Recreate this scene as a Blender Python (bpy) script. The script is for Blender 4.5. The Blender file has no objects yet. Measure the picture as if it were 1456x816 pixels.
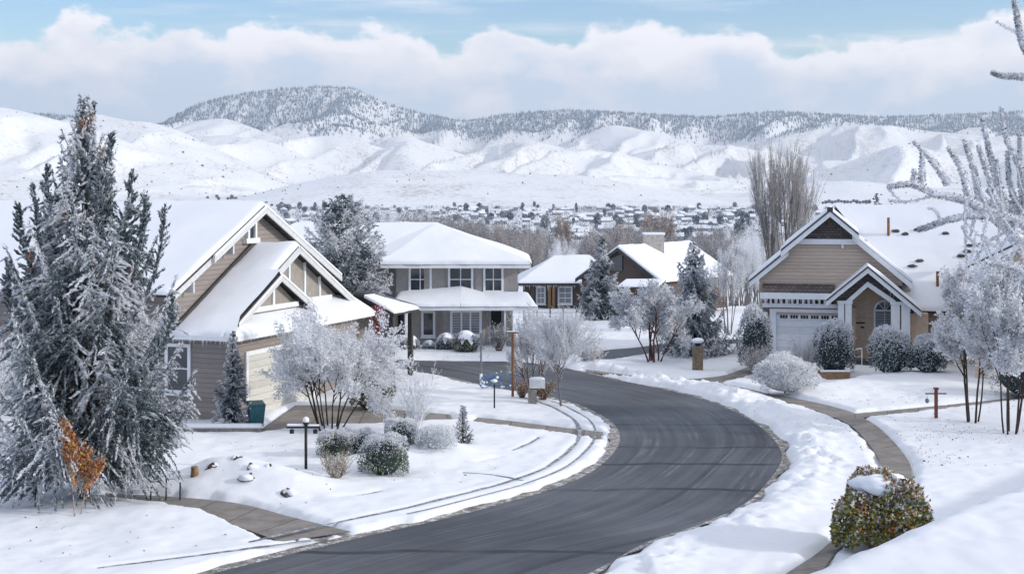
import bpy, math, random
import numpy as np
from mathutils import Vector
random.seed(5)
rng = np.random.default_rng(11)
sc = bpy.context.scene
col = sc.collection
R = math.radians
# ------------------------------------------------------------------ survey helpers
# the place was surveyed from a view point 8.5 m above the street; (px, py) are the survey sight lines
F, CX, HZ, H = 2022.0, 728.0, 270.0, 8.5
def P(px, py, D):
    return Vector(((px-CX)/F*D, D, H-(py-HZ)/F*D))
VY = [(-80,0),(78,0),(95,-.7),(130,-2.3),(170,-5.5),(250,-14),(420,-27),(800,-35),(1500,-37),(2200,-34),(2800,-27),(3400,-14),(4200,0),(13000,40)]
def smooth(a, b, x):
    t = np.clip((x-a)/(b-a), 0, 1); return t*t*(3-2*t)
def hash2(i, j, seed):
    n = (i.astype(np.int64)*374761393 + j.astype(np.int64)*668265263 + seed*144665) & 0x7fffffff
    n = ((n ^ (n >> 13))*1274126177) & 0x7fffffff
    return ((n ^ (n >> 16)) & 0xffff)/65535.0
def vnoise(x, y, seed=0):
    x = np.asarray(x, float); y = np.asarray(y, float)
    i = np.floor(x); j = np.floor(y); fx = x-i; fy = y-j
    fx = fx*fx*fx*(fx*(fx*6-15)+10); fy = fy*fy*fy*(fy*(fy*6-15)+10)
    a = hash2(i, j, seed); b = hash2(i+1, j, seed); c = hash2(i, j+1, seed); d = hash2(i+1, j+1, seed)
    return (a*(1-fx)+b*fx)*(1-fy)+(c*(1-fx)+d*fx)*fy
def fbm(x, y, o=4, seed=0):
    s = 0; a = .5; t = 0
    for k in range(o):
        s = s+a*vnoise(x, y, seed+k*17); t += a; a *= .5; x = x*2.03+5.1; y = y*2.03+1.7
    return s/t
def base_z(x, y):
    x = np.asarray(x, float); y = np.asarray(y, float)
    z = np.interp(y, [a for a, b in VY], [b for a, b in VY])
    # the rise the view point stands on and the snow bank that runs out from it to the right
    z = z+3.6*(1-smooth(2, 25, y))*(1-smooth(30, 60, np.abs(x)))
    s = (x-5.57)*.758-(y-25.5)*.653
    z = z+(1.68+.02*np.clip(s, 0, 12))*smooth(-2.6, .5, s)*(1-smooth(26, 60, np.abs(x)))
    return z
def sm1(a, b, x):
    t = min(1.0, max(0.0, (x-a)/(b-a))); return t*t*(3-2*t)
def bz1(x, y):
    '''the same height for one point'''
    z = VY[-1][1]
    for (a, za), (b, zb) in zip(VY, VY[1:]):
        if y <= b: z = za+(zb-za)*max(0.0, y-a)/(b-a); break
    if y < 25: z += 3.6*(1-sm1(2, 25, y))*(1-sm1(30, 60, abs(x)))
    if y < 100:
        s = (x-5.57)*.758-(y-25.5)*.653
        z += (1.68+.02*min(12.0, max(0.0, s)))*sm1(-2.6, .5, s)*(1-sm1(26, 60, abs(x)))
    return z
MOUNDS = []
def ground_z(x, y):
    z = base_z(x, y)
    for (mx, my, rx, ry, h) in MOUNDS:
        z = z+h*np.exp(-((x-mx)/rx)**2-((y-my)/ry)**2)
    return z
def G(px, py, lift=0.0):
    lo, hi = 26.0, 160.0
    for _ in range(50):
        D = .5*(lo+hi); p = P(px, py, D)
        if p.z > bz1(p.x, D): lo = D
        else: hi = D
    p = P(px, py, D); p.z = float(base_z(p.x, D))+lift
    return p
def mnd(px, py, rx, ry, h):
    p = G(px, py); MOUNDS.append((p.x, p.y, rx, ry, h))
mnd(345, 690, 1.5, 1.1, .55); mnd(405, 700, 1.4, .9, .35); mnd(300, 685, .9, .8, .3)
mnd(620, 650, 1.3, 1.0, .42); mnd(560, 660, 1.2, .9, .25); mnd(200, 740, 3.0, .8, .18)
mnd(1340, 545, 6, 2, .35); mnd(1160, 560, 3, 1.5, .2); mnd(880, 470, 8, 4, .5)
# ------------------------------------------------------------------ materials
def new_mat(name):
    m = bpy.data.materials.new(name); m.use_nodes = True
    return m, m.node_tree, m.node_tree.nodes['Principled BSDF']
def nd(nt, typ, **kw):
    n = nt.nodes.new(typ)
    for k, v in kw.items():
        if k in n.inputs: n.inputs[k].default_value = v
        else: setattr(n, k, v)
    return n
def ramp(nt, src, stops):
    r = nt.nodes.new('ShaderNodeValToRGB'); e = r.color_ramp.elements
    while len(e) < len(stops): e.new(.5)
    for i, (p, c) in enumerate(stops):
        e[i].position = p; e[i].color = (*c, 1) if len(c) == 3 else c
    nt.links.new(src, r.inputs[0]); return r
def coords(nt, kind='Object', scale=(1,1,1)):
    t = nt.nodes.new('ShaderNodeTexCoord'); m = nt.nodes.new('ShaderNodeMapping')
    m.inputs['Scale'].default_value = scale
    nt.links.new(t.outputs[kind], m.inputs[0]); return m.outputs[0]
def noise(nt, vec, scale, detail=4, rough=.6):
    n = nd(nt, 'ShaderNodeTexNoise'); n.inputs['Scale'].default_value = scale
    n.inputs['Detail'].default_value = detail; n.inputs['Roughness'].default_value = rough
    nt.links.new(vec, n.inputs['Vector']); return n.outputs[0]
def bump(nt, b, h, strength=.5, dist=.02):
    n = nd(nt, 'ShaderNodeBump', Strength=strength, Distance=dist)
    nt.links.new(h, n.inputs['Height']); nt.links.new(n.outputs[0], b.inputs['Normal']); return n
def mathn(nt, op, a, b=None, c=None):
    n = nt.nodes.new('ShaderNodeMath'); n.operation = op
    for i, v in enumerate((a, b, c)):
        if v is None: continue
        if isinstance(v, (int, float)): n.inputs[i].default_value = v
        else: nt.links.new(v, n.inputs[i])
    return n.outputs[0]
def mixc(nt, fac, a, b):
    n = nt.nodes.new('ShaderNodeMix'); n.data_type = 'RGBA'
    for s, v in ((0, fac), (6, a), (7, b)):
        if isinstance(v, (int, float)): n.inputs[s].default_value = v
        elif isinstance(v, tuple): n.inputs[s].default_value = (*v, 1)
        else: nt.links.new(v, n.inputs[s])
    return n.outputs[2]
M = {}
def flat(name, c, rough=.8, var=.25, scale=6, bmp=0, spec=.3, metal=0):
    m, nt, b = new_mat(name)
    n = noise(nt, coords(nt), scale, 5)
    r = ramp(nt, n, [(.3, tuple(x*(1-var) for x in c)), (.7, tuple(min(1, x*(1+var)) for x in c))])
    nt.links.new(r.outputs[0], b.inputs['Base Color'])
    b.inputs['Roughness'].default_value = rough; b.inputs['Specular IOR Level'].default_value = spec
    b.inputs['Metallic'].default_value = metal
    if bmp: bump(nt, b, n, bmp, .02)
    M[name] = m; return m
def snow_mat(name, c=(.80,.81,.83), fine=60, big=1.3, strength=.35, dist=.05):
    m, nt, b = new_mat(name); v = coords(nt)
    n1 = noise(nt, v, big, 5, .55); n2 = noise(nt, v, fine, 3)
    h = mathn(nt, 'ADD', n1, mathn(nt, 'MULTIPLY', n2, .25))
    r = ramp(nt, n1, [(.3, tuple(x*.965 for x in c)), (.65, c)])
    nt.links.new(r.outputs[0], b.inputs['Base Color'])
    b.inputs['Roughness'].default_value = .75; b.inputs['Specular IOR Level'].default_value = .25
    bump(nt, b, h, strength, dist); M[name] = m; return m
snow_mat('snow_ground'); snow_mat('snow_roof', (.80,.81,.83), 30, 1.0, .3, .04); snow_mat('snow_cap', (.82,.83,.85), 40, 5, .4, .02)
def hill_mat():
    m, nt, b = new_mat('snow_hills'); v = coords(nt)
    n1 = noise(nt, v, .012, 6, .6); n2 = noise(nt, v, .09, 3, .7); n3 = noise(nt, v, .0022, 4)
    f = mathn(nt, 'MULTIPLY', n2, mathn(nt, 'ADD', n3, n1))
    r = ramp(nt, f, [(.50, (.90,.90,.90)), (.62, (.78,.76,.74)), (.76, (.50,.46,.43))])
    nt.links.new(r.outputs[0], b.inputs['Base Color']); b.inputs['Roughness'].default_value = .85
    bump(nt, b, n1, .5, 6); M['snow_hills'] = m
hill_mat()
def frost_mat(name, c, tr=.45):
    m, nt, b = new_mat(name); nt.nodes.remove(b)
    n = noise(nt, coords(nt), 7, 3); r = ramp(nt, n, [(.3, tuple(x*.9 for x in c)), (.7, c)])
    d = nt.nodes.new('ShaderNodeBsdfDiffuse'); t = nt.nodes.new('ShaderNodeBsdfTranslucent'); x = nt.nodes.new('ShaderNodeMixShader'); x.inputs[0].default_value = tr
    for q in (d, t): nt.links.new(r.outputs[0], q.inputs[0])
    nt.links.new(d.outputs[0], x.inputs[1]); nt.links.new(t.outputs[0], x.inputs[2])
    o = [k for k in nt.nodes if k.type == 'OUTPUT_MATERIAL'][0]; nt.links.new(x.outputs[0], o.inputs[0]); M[name] = m
frost_mat('frost_white', (.91,.91,.92), .5); frost_mat('needle_rime', (.36,.40,.425), .3); frost_mat('needle_frost', (.60,.63,.66))
def siding_mat(name, c, pitch=.18, gap=.55):
    m, nt, b = new_mat(name); v = coords(nt)
    s = nd(nt, 'ShaderNodeSeparateXYZ'); nt.links.new(v, s.inputs[0])
    z = mathn(nt, 'MULTIPLY', s.outputs[2], 1/pitch)
    fr = mathn(nt, 'FRACT', z)
    line = mathn(nt, 'LESS_THAN', fr, .10)
    n = noise(nt, coords(nt, 'Object', (.6, .6, 6)), 3, 6, .7)
    body = ramp(nt, n, [(.3, tuple(x*.84 for x in c)), (.7, tuple(x*1.12 for x in c))])
    # each board weathers a little differently
    bw = nd(nt, 'ShaderNodeTexWhiteNoise', noise_dimensions='1D'); nt.links.new(mathn(nt, 'FLOOR', z), bw.inputs['W'])
    k = mathn(nt, 'ADD', mathn(nt, 'MULTIPLY', bw.outputs['Value'], .18), .91)
    bc = nd(nt, 'ShaderNodeVectorMath', operation='SCALE'); nt.links.new(body.outputs[0], bc.inputs[0]); nt.links.new(k, bc.inputs['Scale'])
    nt.links.new(mixc(nt, line, bc.outputs[0], tuple(x*gap for x in c)), b.inputs['Base Color'])
    b.inputs['Roughness'].default_value = .7
    bump(nt, b, mathn(nt, 'SUBTRACT', 1, fr), .8, .02); M[name] = m
siding_mat('siding_taupe', (.28,.24,.215)); siding_mat('siding_grey', (.34,.31,.285), .16, .9)
siding_mat('siding_tan', (.58,.455,.345), .17, .6); siding_mat('siding_brown', (.105,.07,.05), .16); siding_mat('door_panels_white', (.80,.80,.79), .34, .85)
siding_mat('garage_cream', (.58,.56,.50), .26, .85)
flat('stucco_grey', (.345,.315,.29), .9, .1, 5, .3); flat('stucco_tan', (.56,.42,.30), .9, .12, 5, .3); flat('gable_tan', (.32,.29,.25), .85, .12, 4, .2)
flat('white_trim', (.82,.82,.81), .55, .06, 5); flat('bargeboard', (.60,.60,.59), .6, .1, 5)
flat('dark_fascia', (.06,.055,.05), .7, .3); flat('black_metal', (.02,.02,.022), .45, .3); flat('grey_metal', (.17,.18,.19), .5, .2)
flat('rust_metal', (.22,.095,.045), .7, .35, 14); flat('red_brown_paint', (.16,.045,.035), .6, .3, 9); flat('teal_plastic', (.03,.11,.13), .45, .2)
flat('blue_plastic', (.10,.20,.36), .4, .3); flat('stone_grey', (.22,.20,.18), .9, .4, 9, .6); flat('stone_brown', (.20,.145,.10), .9, .45, 7, .6)
flat('chimney_stone', (.42,.38,.34), .9, .35, 5, .8); flat('door_dark', (.03,.03,.035), .5, .2); flat('timber', (.25,.15,.08), .8, .4, 8, .4); flat('blind_white', (.55,.56,.57), .6, .05)
flat('bark_dark', (.045,.032,.026), .95, .5, 16, .6); flat('bark_red', (.10,.045,.035), .9, .4, 16, .5); flat('bark_grey', (.17,.15,.14), .95, .4, 14, .5)
flat('bark_pale', (.36,.29,.23), .9, .4, 10, .4); flat('mulch', (.045,.03,.022), .95, .6, 30, .9)
flat('twig_frost', (.74,.74,.76), .8, .2, 9); flat('twig_grey', (.36,.335,.32), .9, .3, 9); flat('twig_brown', (.17,.125,.10), .9, .35, 9); flat('twig_tan', (.36,.30,.26), .9, .3, 9)
flat('needle_dark', (.026,.040,.038), .85, .4, 3); flat('needle_grey', (.095,.12,.125), .85, .35, 3); flat('leaf_green', (.12,.16,.05), .7, .45, 6); flat('leaf_olive', (.20,.20,.05), .7, .4, 6)
flat('leaf_rust', (.36,.13,.05), .7, .45, 8); flat('leaf_orange', (.50,.23,.06), .7, .35, 8); flat('leaf_red', (.26,.035,.04), .7, .4, 8); flat('leaf_yellow', (.45,.36,.10), .7, .3, 8)
flat('dead_brown', (.22,.11,.055), .9, .4, 7); flat('forest_needle', (.15,.20,.24), .9, .3, .02); flat('forest_frost', (.36,.42,.48), .9, .2, .02)
flat('far_wall', (.25,.25,.27), .9, .4, .05); flat('far_tree', (.09,.11,.125), .95, .4, .05); flat('far_twig', (.27,.235,.22), .95, .3, .3)
def shingle_mat(name, c):
    m, nt, b = new_mat(name); br = nd(nt, 'ShaderNodeTexBrick', Scale=1.0); br.offset = .5
    br.inputs['Brick Width'].default_value = .22; br.inputs['Row Height'].default_value = .13; br.inputs['Mortar Size'].default_value = .012
    v = nt.nodes.new('ShaderNodeTexCoord'); mp = nt.nodes.new('ShaderNodeMapping'); mp.inputs['Rotation'].default_value = (R(90), 0, 0)
    nt.links.new(v.outputs['Object'], mp.inputs[0]); nt.links.new(mp.outputs[0], br.inputs['Vector'])
    br.inputs['Color1'].default_value = (*c, 1); br.inputs['Color2'].default_value = (*[x*1.7 for x in c], 1); br.inputs['Mortar'].default_value = (*[x*.4 for x in c], 1)
    nt.links.new(br.outputs[0], b.inputs['Base Color']); b.inputs['Roughness'].default_value = .9
    bump(nt, b, br.outputs[1], -.5, .02); M[name] = m
shingle_mat('shingle_dark', (.085,.07,.065)); shingle_mat('shingle_roof', (.05,.045,.045))
def glass_mat():
    m, nt, b = new_mat('window_glass')
    b.inputs['Base Color'].default_value = (.035,.042,.05,1); b.inputs['Roughness'].default_value = .06; b.inputs['Specular IOR Level'].default_value = .8
    bump(nt, b, noise(nt, coords(nt), 1.3, 2), .05, .05); M['window_glass'] = m
glass_mat()
def asphalt_mat():
    m, nt, b = new_mat('asphalt')
    uv = nt.nodes.new('ShaderNodeUVMap'); uv.uv_map = 'UVMap'
    s = nd(nt, 'ShaderNodeSeparateXYZ'); nt.links.new(uv.outputs[0], s.inputs[0])
    u, v = s.outputs[0], s.outputs[1]           # u across in metres, v along in metres
    ob = coords(nt)
    g = noise(nt, ob, 45, 3, .8); mid = noise(nt, ob, 1.1, 6, .65)
    st = nt.nodes.new('ShaderNodeMapping'); st.inputs['Scale'].default_value = (2.2, .06, 1); nt.links.new(uv.outputs[0], st.inputs[0])
    streak = noise(nt, st.outputs[0], 1.0, 5, .7)
    base = ramp(nt, mid, [(.25, (.050,.055,.062)), (.5, (.075,.081,.089)), (.75, (.10,.106,.115))])
    c = mixc(nt, ramp(nt, streak, [(.42, (0,0,0)), (.78, (.8,.8,.8))]).outputs[0], base.outputs[0], (.15,.157,.167))
    wet = ramp(nt, noise(nt, st.outputs[0], .55, 4, .6), [(.54, (0,0,0)), (.66, (.75,.75,.75))]).outputs[0]
    c = mixc(nt, wet, c, (.038,.041,.047))
    bigm = ramp(nt, noise(nt, ob, .16, 3, .55), [(.35, (.68,.68,.69)), (.65, (1.28,1.28,1.27))])
    mm = nt.nodes.new('ShaderNodeMix'); mm.data_type = 'RGBA'; mm.blend_type = 'MULTIPLY'; mm.inputs[0].default_value = 1; nt.links.new(c, mm.inputs[6]); nt.links.new(bigm.outputs[0], mm.inputs[7]); c = mm.outputs[2]
    # pale dried salt tracks the tyres left
    tr = None
    for u0 in (1.2, 1.5, 2.8, 3.1, 4.5, 5.9, 6.3):
        w = mathn(nt, 'ADD', u, mathn(nt, 'MULTIPLY', mathn(nt, 'SUBTRACT', noise(nt, st.outputs[0], .5, 2), .5), .8))
        t = mathn(nt, 'LESS_THAN', mathn(nt, 'ABSOLUTE', mathn(nt, 'SUBTRACT', w, u0)), .045)
        tr = t if tr is None else mathn(nt, 'MAXIMUM', tr, t)
    brk = ramp(nt, noise(nt, ob, .45, 3), [(.42, (0,0,0)), (.7, (.42,.42,.42))]).outputs[0]
    c = mixc(nt, mathn(nt, 'MULTIPLY', tr, brk), c, (.26,.27,.28))
    # tree-shadow bands painted dark across the road, shaped like crack sealing
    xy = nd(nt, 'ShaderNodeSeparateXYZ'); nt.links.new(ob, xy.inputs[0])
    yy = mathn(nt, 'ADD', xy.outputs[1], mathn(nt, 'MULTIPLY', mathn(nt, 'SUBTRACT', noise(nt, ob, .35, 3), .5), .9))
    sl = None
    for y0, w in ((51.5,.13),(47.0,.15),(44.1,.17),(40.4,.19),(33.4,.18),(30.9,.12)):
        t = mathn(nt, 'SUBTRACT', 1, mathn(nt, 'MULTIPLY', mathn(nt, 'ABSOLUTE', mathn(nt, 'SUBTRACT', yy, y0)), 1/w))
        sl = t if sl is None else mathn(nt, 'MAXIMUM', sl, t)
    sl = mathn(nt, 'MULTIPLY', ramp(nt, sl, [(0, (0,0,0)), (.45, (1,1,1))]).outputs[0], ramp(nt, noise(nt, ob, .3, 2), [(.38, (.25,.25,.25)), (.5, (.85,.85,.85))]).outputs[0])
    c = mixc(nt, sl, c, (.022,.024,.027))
    c = mixc(nt, mathn(nt, 'MULTIPLY', mathn(nt, 'GREATER_THAN', g, .6), .35), c, (.16,.16,.17))
    nt.links.new(c, b.inputs['Base Color'])
    rr = ramp(nt, mid, [(.3, (.5,.5,.5)), (.7, (.85,.85,.85))]); nt.links.new(rr.outputs[0], b.inputs['Roughness'])
    b.inputs['Specular IOR Level'].default_value = .35
    bump(nt, b, g, .4, .01); M['asphalt'] = m
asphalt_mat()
def paving_mat():
    m, nt, b = new_mat('concrete'); ob = coords(nt)
    n = noise(nt, ob, 1.6, 6, .65); g = noise(nt, ob, 40, 3)
    r = ramp(nt, n, [(.3, (.15,.13,.115)), (.55, (.24,.215,.19)), (.8, (.31,.285,.26))])
    uv = nt.nodes.new('ShaderNodeUVMap'); uv.uv_map = 'UVMap'; s = nd(nt, 'ShaderNodeSeparateXYZ'); nt.links.new(uv.outputs[0], s.inputs[0])
    j = mathn(nt, 'LESS_THAN', mathn(nt, 'FRACT', mathn(nt, 'MULTIPLY', s.outputs[1], .62)), .03)
    nt.links.new(mixc(nt, mathn(nt, 'MULTIPLY', j, .8), r.outputs[0], (.06,.055,.05)), b.inputs['Base Color'])
    b.inputs['Roughness'].default_value = .75; bump(nt, b, g, .3, .01); M['concrete'] = m
    m, nt, b = new_mat('verge_litter'); ob = coords(nt)
    n = mathn(nt, 'ADD', mathn(nt, 'MULTIPLY', noise(nt, ob, 3.2, 4, .7), .55), mathn(nt, 'MULTIPLY', noise(nt, ob, 17, 4, .8), .45))
    r = ramp(nt, n, [(.34, (.08,.07,.06)), (.45, (.17,.15,.125)), (.53, (.30,.28,.255)), (.57, (.66,.66,.68))])
    nt.links.new(r.outputs[0], b.inputs['Base Color']); b.inputs['Roughness'].default_value = .95; bump(nt, b, n, .9, .05); M['verge_litter'] = m
    m, nt, b = new_mat('slush'); ob = coords(nt)
    n = noise(nt, ob, 5, 5, .7)
    r = ramp(nt, n, [(.35, (.09,.095,.105)), (.5, (.2,.21,.23)), (.66, (.6,.61,.64))])
    nt.links.new(r.outputs[0], b.inputs['Base Color']); b.inputs['Roughness'].default_value = .6; bump(nt, b, n, .5, .03); M['slush'] = m
paving_mat()
# ------------------------------------------------------------------ mesh helpers
def link(o, parent=None):
    col.objects.link(o)
    if parent is not None: o.parent = parent
    return o
def np_mesh(name, V, Fc, mats, mi=None, parent=None, smooth_=False, uv=None):
    """V (n,3), Fc list of arrays (m,k)"""
    V = np.asarray(V, np.float32); me = bpy.data.meshes.new(name)
    me.vertices.add(len(V)); me.vertices.foreach_set('co', V.ravel())
    Fs = [np.asarray(f, np.int32) for f in Fc if len(f)]
    li = np.concatenate([f.ravel() for f in Fs]); tot = np.concatenate([np.full(len(f), f.shape[1], np.int32) for f in Fs])
    st = np.concatenate([[0], np.cumsum(tot)[:-1]]).astype(np.int32)
    me.loops.add(len(li)); me.loops.foreach_set('vertex_index', li)
    me.polygons.add(len(tot)); me.polygons.foreach_set('loop_start', st); me.polygons.foreach_set('loop_total', tot)
    for m in mats: me.materials.append(M[m] if isinstance(m, str) else m)
    if mi is not None: me.polygons.foreach_set('material_index', np.asarray(mi, np.int32))
    if smooth_: me.polygons.foreach_set('use_smooth', np.ones(len(tot), bool))
    if uv is not None:
        l = me.uv_layers.new(name='UVMap'); l.data.foreach_set('uv', np.asarray(uv, np.float32)[li].ravel())
    me.update(calc_edges=True)
    return link(bpy.data.objects.new(name, me), parent)
class MB:
    def __init__(s): s.v = []; s.f = []; s.m = []
    def add(s, vs, fs, m=0):
        n = len(s.v); s.v += [tuple(v) for v in vs]; s.f += [tuple(i+n for i in f) for f in fs]; s.m += [m]*len(fs); return s
    def box(s, x0, y0, z0, x1, y1, z1, m=0):
        return s.add([(x0,y0,z0),(x1,y0,z0),(x1,y1,z0),(x0,y1,z0),(x0,y0,z1),(x1,y0,z1),(x1,y1,z1),(x0,y1,z1)],
                     [(0,3,2,1),(4,5,6,7),(0,1,5,4),(1,2,6,5),(2,3,7,6),(3,0,4,7)], m)
    def prism(s, pts, d, m=0):
        """pts: planar 3D polygon, extruded by vector d"""
        n = len(pts); a = [Vector(p) for p in pts]; b = [p+Vector(d) for p in a]
        nrm = Vector((0,0,0))
        for i in range(n):
            p, q = a[i], a[(i+1) % n]; nrm += p.cross(q)
        fl = nrm.dot(Vector(d)) > 0
        fs = [tuple(reversed(range(n))), tuple(range(n, 2*n))]+[(i, (i+1) % n, n+(i+1) % n, n+i) for i in range(n)]
        if not fl: fs = [tuple(reversed(f)) for f in fs]
        return s.add(a+b, fs, m)
    def tube(s, pts, r, n=8, m=0, cap=True):
        pts = [Vector(p) for p in pts]; rr = r if isinstance(r, (list, tuple)) else [r]*len(pts)
        vs = []; 
        for i, p in enumerate(pts):
            t = (pts[min(i+1, len(pts)-1)]-pts[max(i-1, 0)]).normalized()
            a = t.cross(Vector((0,0,1)) if abs(t.z) < .9 else Vector((1,0,0))).normalized(); b = a.cross(t)
            vs += [p+(a*math.cos(6.2832*k/n)+b*math.sin(6.2832*k/n))*rr[i] for k in range(n)]
        fs = [(i*n+k, i*n+(k+1) % n, (i+1)*n+(k+1) % n, (i+1)*n+k) for i in range(len(pts)-1) for k in range(n)]
        if cap: fs += [tuple(reversed(range(n))), tuple((len(pts)-1)*n+k for k in range(n))]
        return s.add(vs, fs, m)
    def ball(s, c, r, sq=(1,1,1), nu=12, nv=8, m=0, seed=None, lump=0, zmin=-1):
        c = Vector(c); vs = []; rr = random.Random(seed)
        ph = [rr.uniform(0, 6) for _ in range(6)]
        for j in range(nv+1):
            th = math.pi*j/nv
            for i in range(nu):
                f = 6.2832*i/nu; d = Vector((math.sin(th)*math.cos(f), math.sin(th)*math.sin(f), max(zmin, math.cos(th))))
                k = 1+lump*(math.sin(3*d.x+ph[0])*math.sin(4*d.y+ph[1])+.6*math.sin(6*d.z+5*d.x+ph[2])*math.sin(7*d.y+ph[3]))
                vs.append(c+Vector((d.x*sq[0], d.y*sq[1], d.z*sq[2]))*r*k)
        fs = [(j*nu+i, (j+1)*nu+i, (j+1)*nu+(i+1) % nu, j*nu+(i+1) % nu) for j in range(nv) for i in range(nu)]
        return s.add(vs, fs, m)
    def build(s, name, mats, parent=None, smooth_=False, bevel=0):
        me = bpy.data.meshes.new(name); me.from_pydata(s.v, [], s.f)
        for m in (mats if isinstance(mats, (list, tuple)) else [mats]): me.materials.append(M[m])
        me.polygons.foreach_set('material_index', s.m)
        if smooth_: me.polygons.foreach_set('use_smooth', [True]*len(s.f))
        me.update(); o = link(bpy.data.objects.new(name, me), parent)
        if bevel:
            b = o.modifiers.new('bevel', 'BEVEL'); b.width = bevel; b.segments = 2; b.limit_method = 'ANGLE'
        return o
def tag(o, label=None, cat=None, group=None, kind=None):
    if label: o['label'] = label
    if cat: o['category'] = cat
    if group: o['group'] = group
    if kind: o['kind'] = kind
    return o
def thing(name, label, cat, loc=(0,0,0), rz=0, group=None):
    o = bpy.data.objects.new(name, None); o.empty_display_size = .3; link(o)
    o.location = loc; o.rotation_euler = (0, 0, rz); return tag(o, label, cat, group)
# ------------------------------------------------------------------ paved surfaces (survey sight lines -> ground points)
def catmull(pts, n):
    pts = np.asarray(pts, float); k = len(pts); e = np.vstack([2*pts[0]-pts[1], pts, 2*pts[-1]-pts[-2]])
    out = []
    for t in np.linspace(0, k-1-1e-9, n):
        i = int(t); f = t-i; a, b, c, d = e[i], e[i+1], e[i+2], e[i+3]
        out.append(.5*((2*b)+(-a+c)*f+(2*a-5*b+4*c-d)*f*f+(-a+3*b-3*c+d)*f**3))
    return np.array(out)
def g2(l): return [(lambda p: (p.x, p.y))(G(x, y)) for x, y in l]
RUTS = []; PAVE = []           # (polygon or polyline, half width) for carving the snow
def ribbon(name, Lp, Rp, n, z, mat, m_across=10, carve=True, pad=0.0):
    A = catmull(Lp, n); B = catmull(Rp, n)
    V = []; UV = []; run = 0; C0 = .5*(A+B)
    seg = np.concatenate([[0], np.cumsum(np.linalg.norm(np.diff(C0, axis=0), axis=1))])
    for i in range(n):
        w = np.linalg.norm(B[i]-A[i])
        for j in range(m_across+1):
            t = j/m_across; p = A[i]*(1-t)+B[i]*t
            V.append((p[0], p[1], float(base_z(p[0], p[1]))+z)); UV.append((t*w, seg[i]))
    k = m_across+1
    Fq = [(i*k+j, i*k+j+1, (i+1)*k+j+1, (i+1)*k+j) for i in range(n-1) for j in range(m_across)]
    Vn = np.array(V); f0 = Fq[0]
    if np.cross(Vn[f0[1]]-Vn[f0[0]], Vn[f0[2]]-Vn[f0[0]])[2] < 0: Fq = [tuple(reversed(f)) for f in Fq]
    o = np_mesh(name, V, [np.array(Fq)], [mat], uv=UV); tag(o, kind='structure')
    if carve == 'rut': RUTS.append(np.vstack([A, B[::-1]]))
    elif carve: PAVE.append((np.vstack([A, B[::-1]]), pad))
    return A, B
pairs = [((60,880),(650,905)),((290,816),(851,812)),((500,765),(929,770)),((630,736),(995,748)),((717,713),(1064,717)),((779,695),(1099,683)),
 ((834,672),(1117,652)),((869,642),(1108,628)),((877,619),(1082,604)),((865,599),(1047,584)),((833,581),(1008,569)),((808,572),(951,554)),
 ((775,563),(885,541)),((735,557),(837,530)),((683,547),(780,519)),((620,533),(720,514)),((560,524),(615,513)),((480,518),(520,509))]
def gflat(l): return [((x-CX)/F*(H*F/(y-HZ)), H*F/(y-HZ)) for x, y in l]
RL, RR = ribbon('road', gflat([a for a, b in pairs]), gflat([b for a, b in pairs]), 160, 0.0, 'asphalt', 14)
def offset(A, d):
    t = np.gradient(A, axis=0); t /= np.linalg.norm(t, axis=1)[:, None]; return A+np.stack([-t[:,1], t[:,0]], 1)*d
wob = lambda n, s, a: (fbm(np.arange(n)*.35, np.zeros(n), 3, s)-.5)[:, None]*a
def strip(name, A, d0, d1, z, mat, seed, amp, carve=True):
    t = np.gradient(A, axis=0); t /= np.linalg.norm(t, axis=1)[:, None]; nn = np.stack([-t[:,1], t[:,0]], 1)
    a = A+nn*d0; b = A+nn*(d1+wob(len(A), seed, amp))
    return ribbon(name, a, b, len(A), z, mat, 2, carve)
strip('road_verge', RL, -.10, .20, .004, 'verge_litter', 3, .5); strip('road_verge', RR, .12, -.08, .004, 'verge_litter', 9, .55)
strip('gutter', RL[14:112], 1.22, 1.34, .092, 'slush', 5, .12, 'rut'); strip('gutter', RL[26:104], .70, .77, .094, 'slush', 8, .1, 'rut')
ribbon('sidewalk', g2([(1090,840),(1119,816),(1170,781),(1225,725),(1253,670),(1232,628),(1197,599),(1135,578),(1080,563),(994,548),(900,538),(833,529)]),
       g2([(1150,832),(1172,808),(1200,775),(1270,720),(1296,668),(1262,620),(1228,595),(1185,579),(1100,561),(1010,544),(905,535),(833,526)]), 90, .03, 'concrete', 3)
ribbon('footpath', g2([(1215,596),(1300,587),(1418,573),(1500,562)]), g2([(1215,589),(1300,581),(1418,569),(1500,558)]), 30, .034, 'concrete', 2)
ribbon('driveway', g2([(985,549),(1047,541),(1100,520)]), g2([(960,541),(1030,534),(1080,514)]), 20, .026, 'concrete', 4)
ribbon('footpath', g2([(1110,566),(1165,552),(1260,540)]), g2([(1090,560),(1150,545),(1240,534)]), 20, .034, 'concrete', 3)
ribbon('driveway', g2([(500,757),(415,736),(341,717),(258,708),(150,702)]), g2([(440,768),(380,751),(300,730),(225,716),(150,710)])if False else g2([(400,772),(360,757),(300,736),(225,717),(150,708)]), 40, .026, 'concrete', 4)
ribbon('driveway', g2([(365,616),(450,607),(560,603),(644,598)]), g2([(420,577),(480,577),(560,583),(640,590)]), 30, .026, 'concrete', 6)
ribbon('driveway', g2([(672,600),(722,607),(796,616),(855,625)]), g2([(680,594),(725,599),(796,608),(858,615)]), 30, .026, 'concrete', 3)
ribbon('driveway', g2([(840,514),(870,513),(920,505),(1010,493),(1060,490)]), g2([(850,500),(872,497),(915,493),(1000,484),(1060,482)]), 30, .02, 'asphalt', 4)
ribbon('footpath', g2([(0,676),(60,684),(110,690)]), g2([(0,668),(60,676),(110,683)]), 12, .034, 'concrete', 2)
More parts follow.
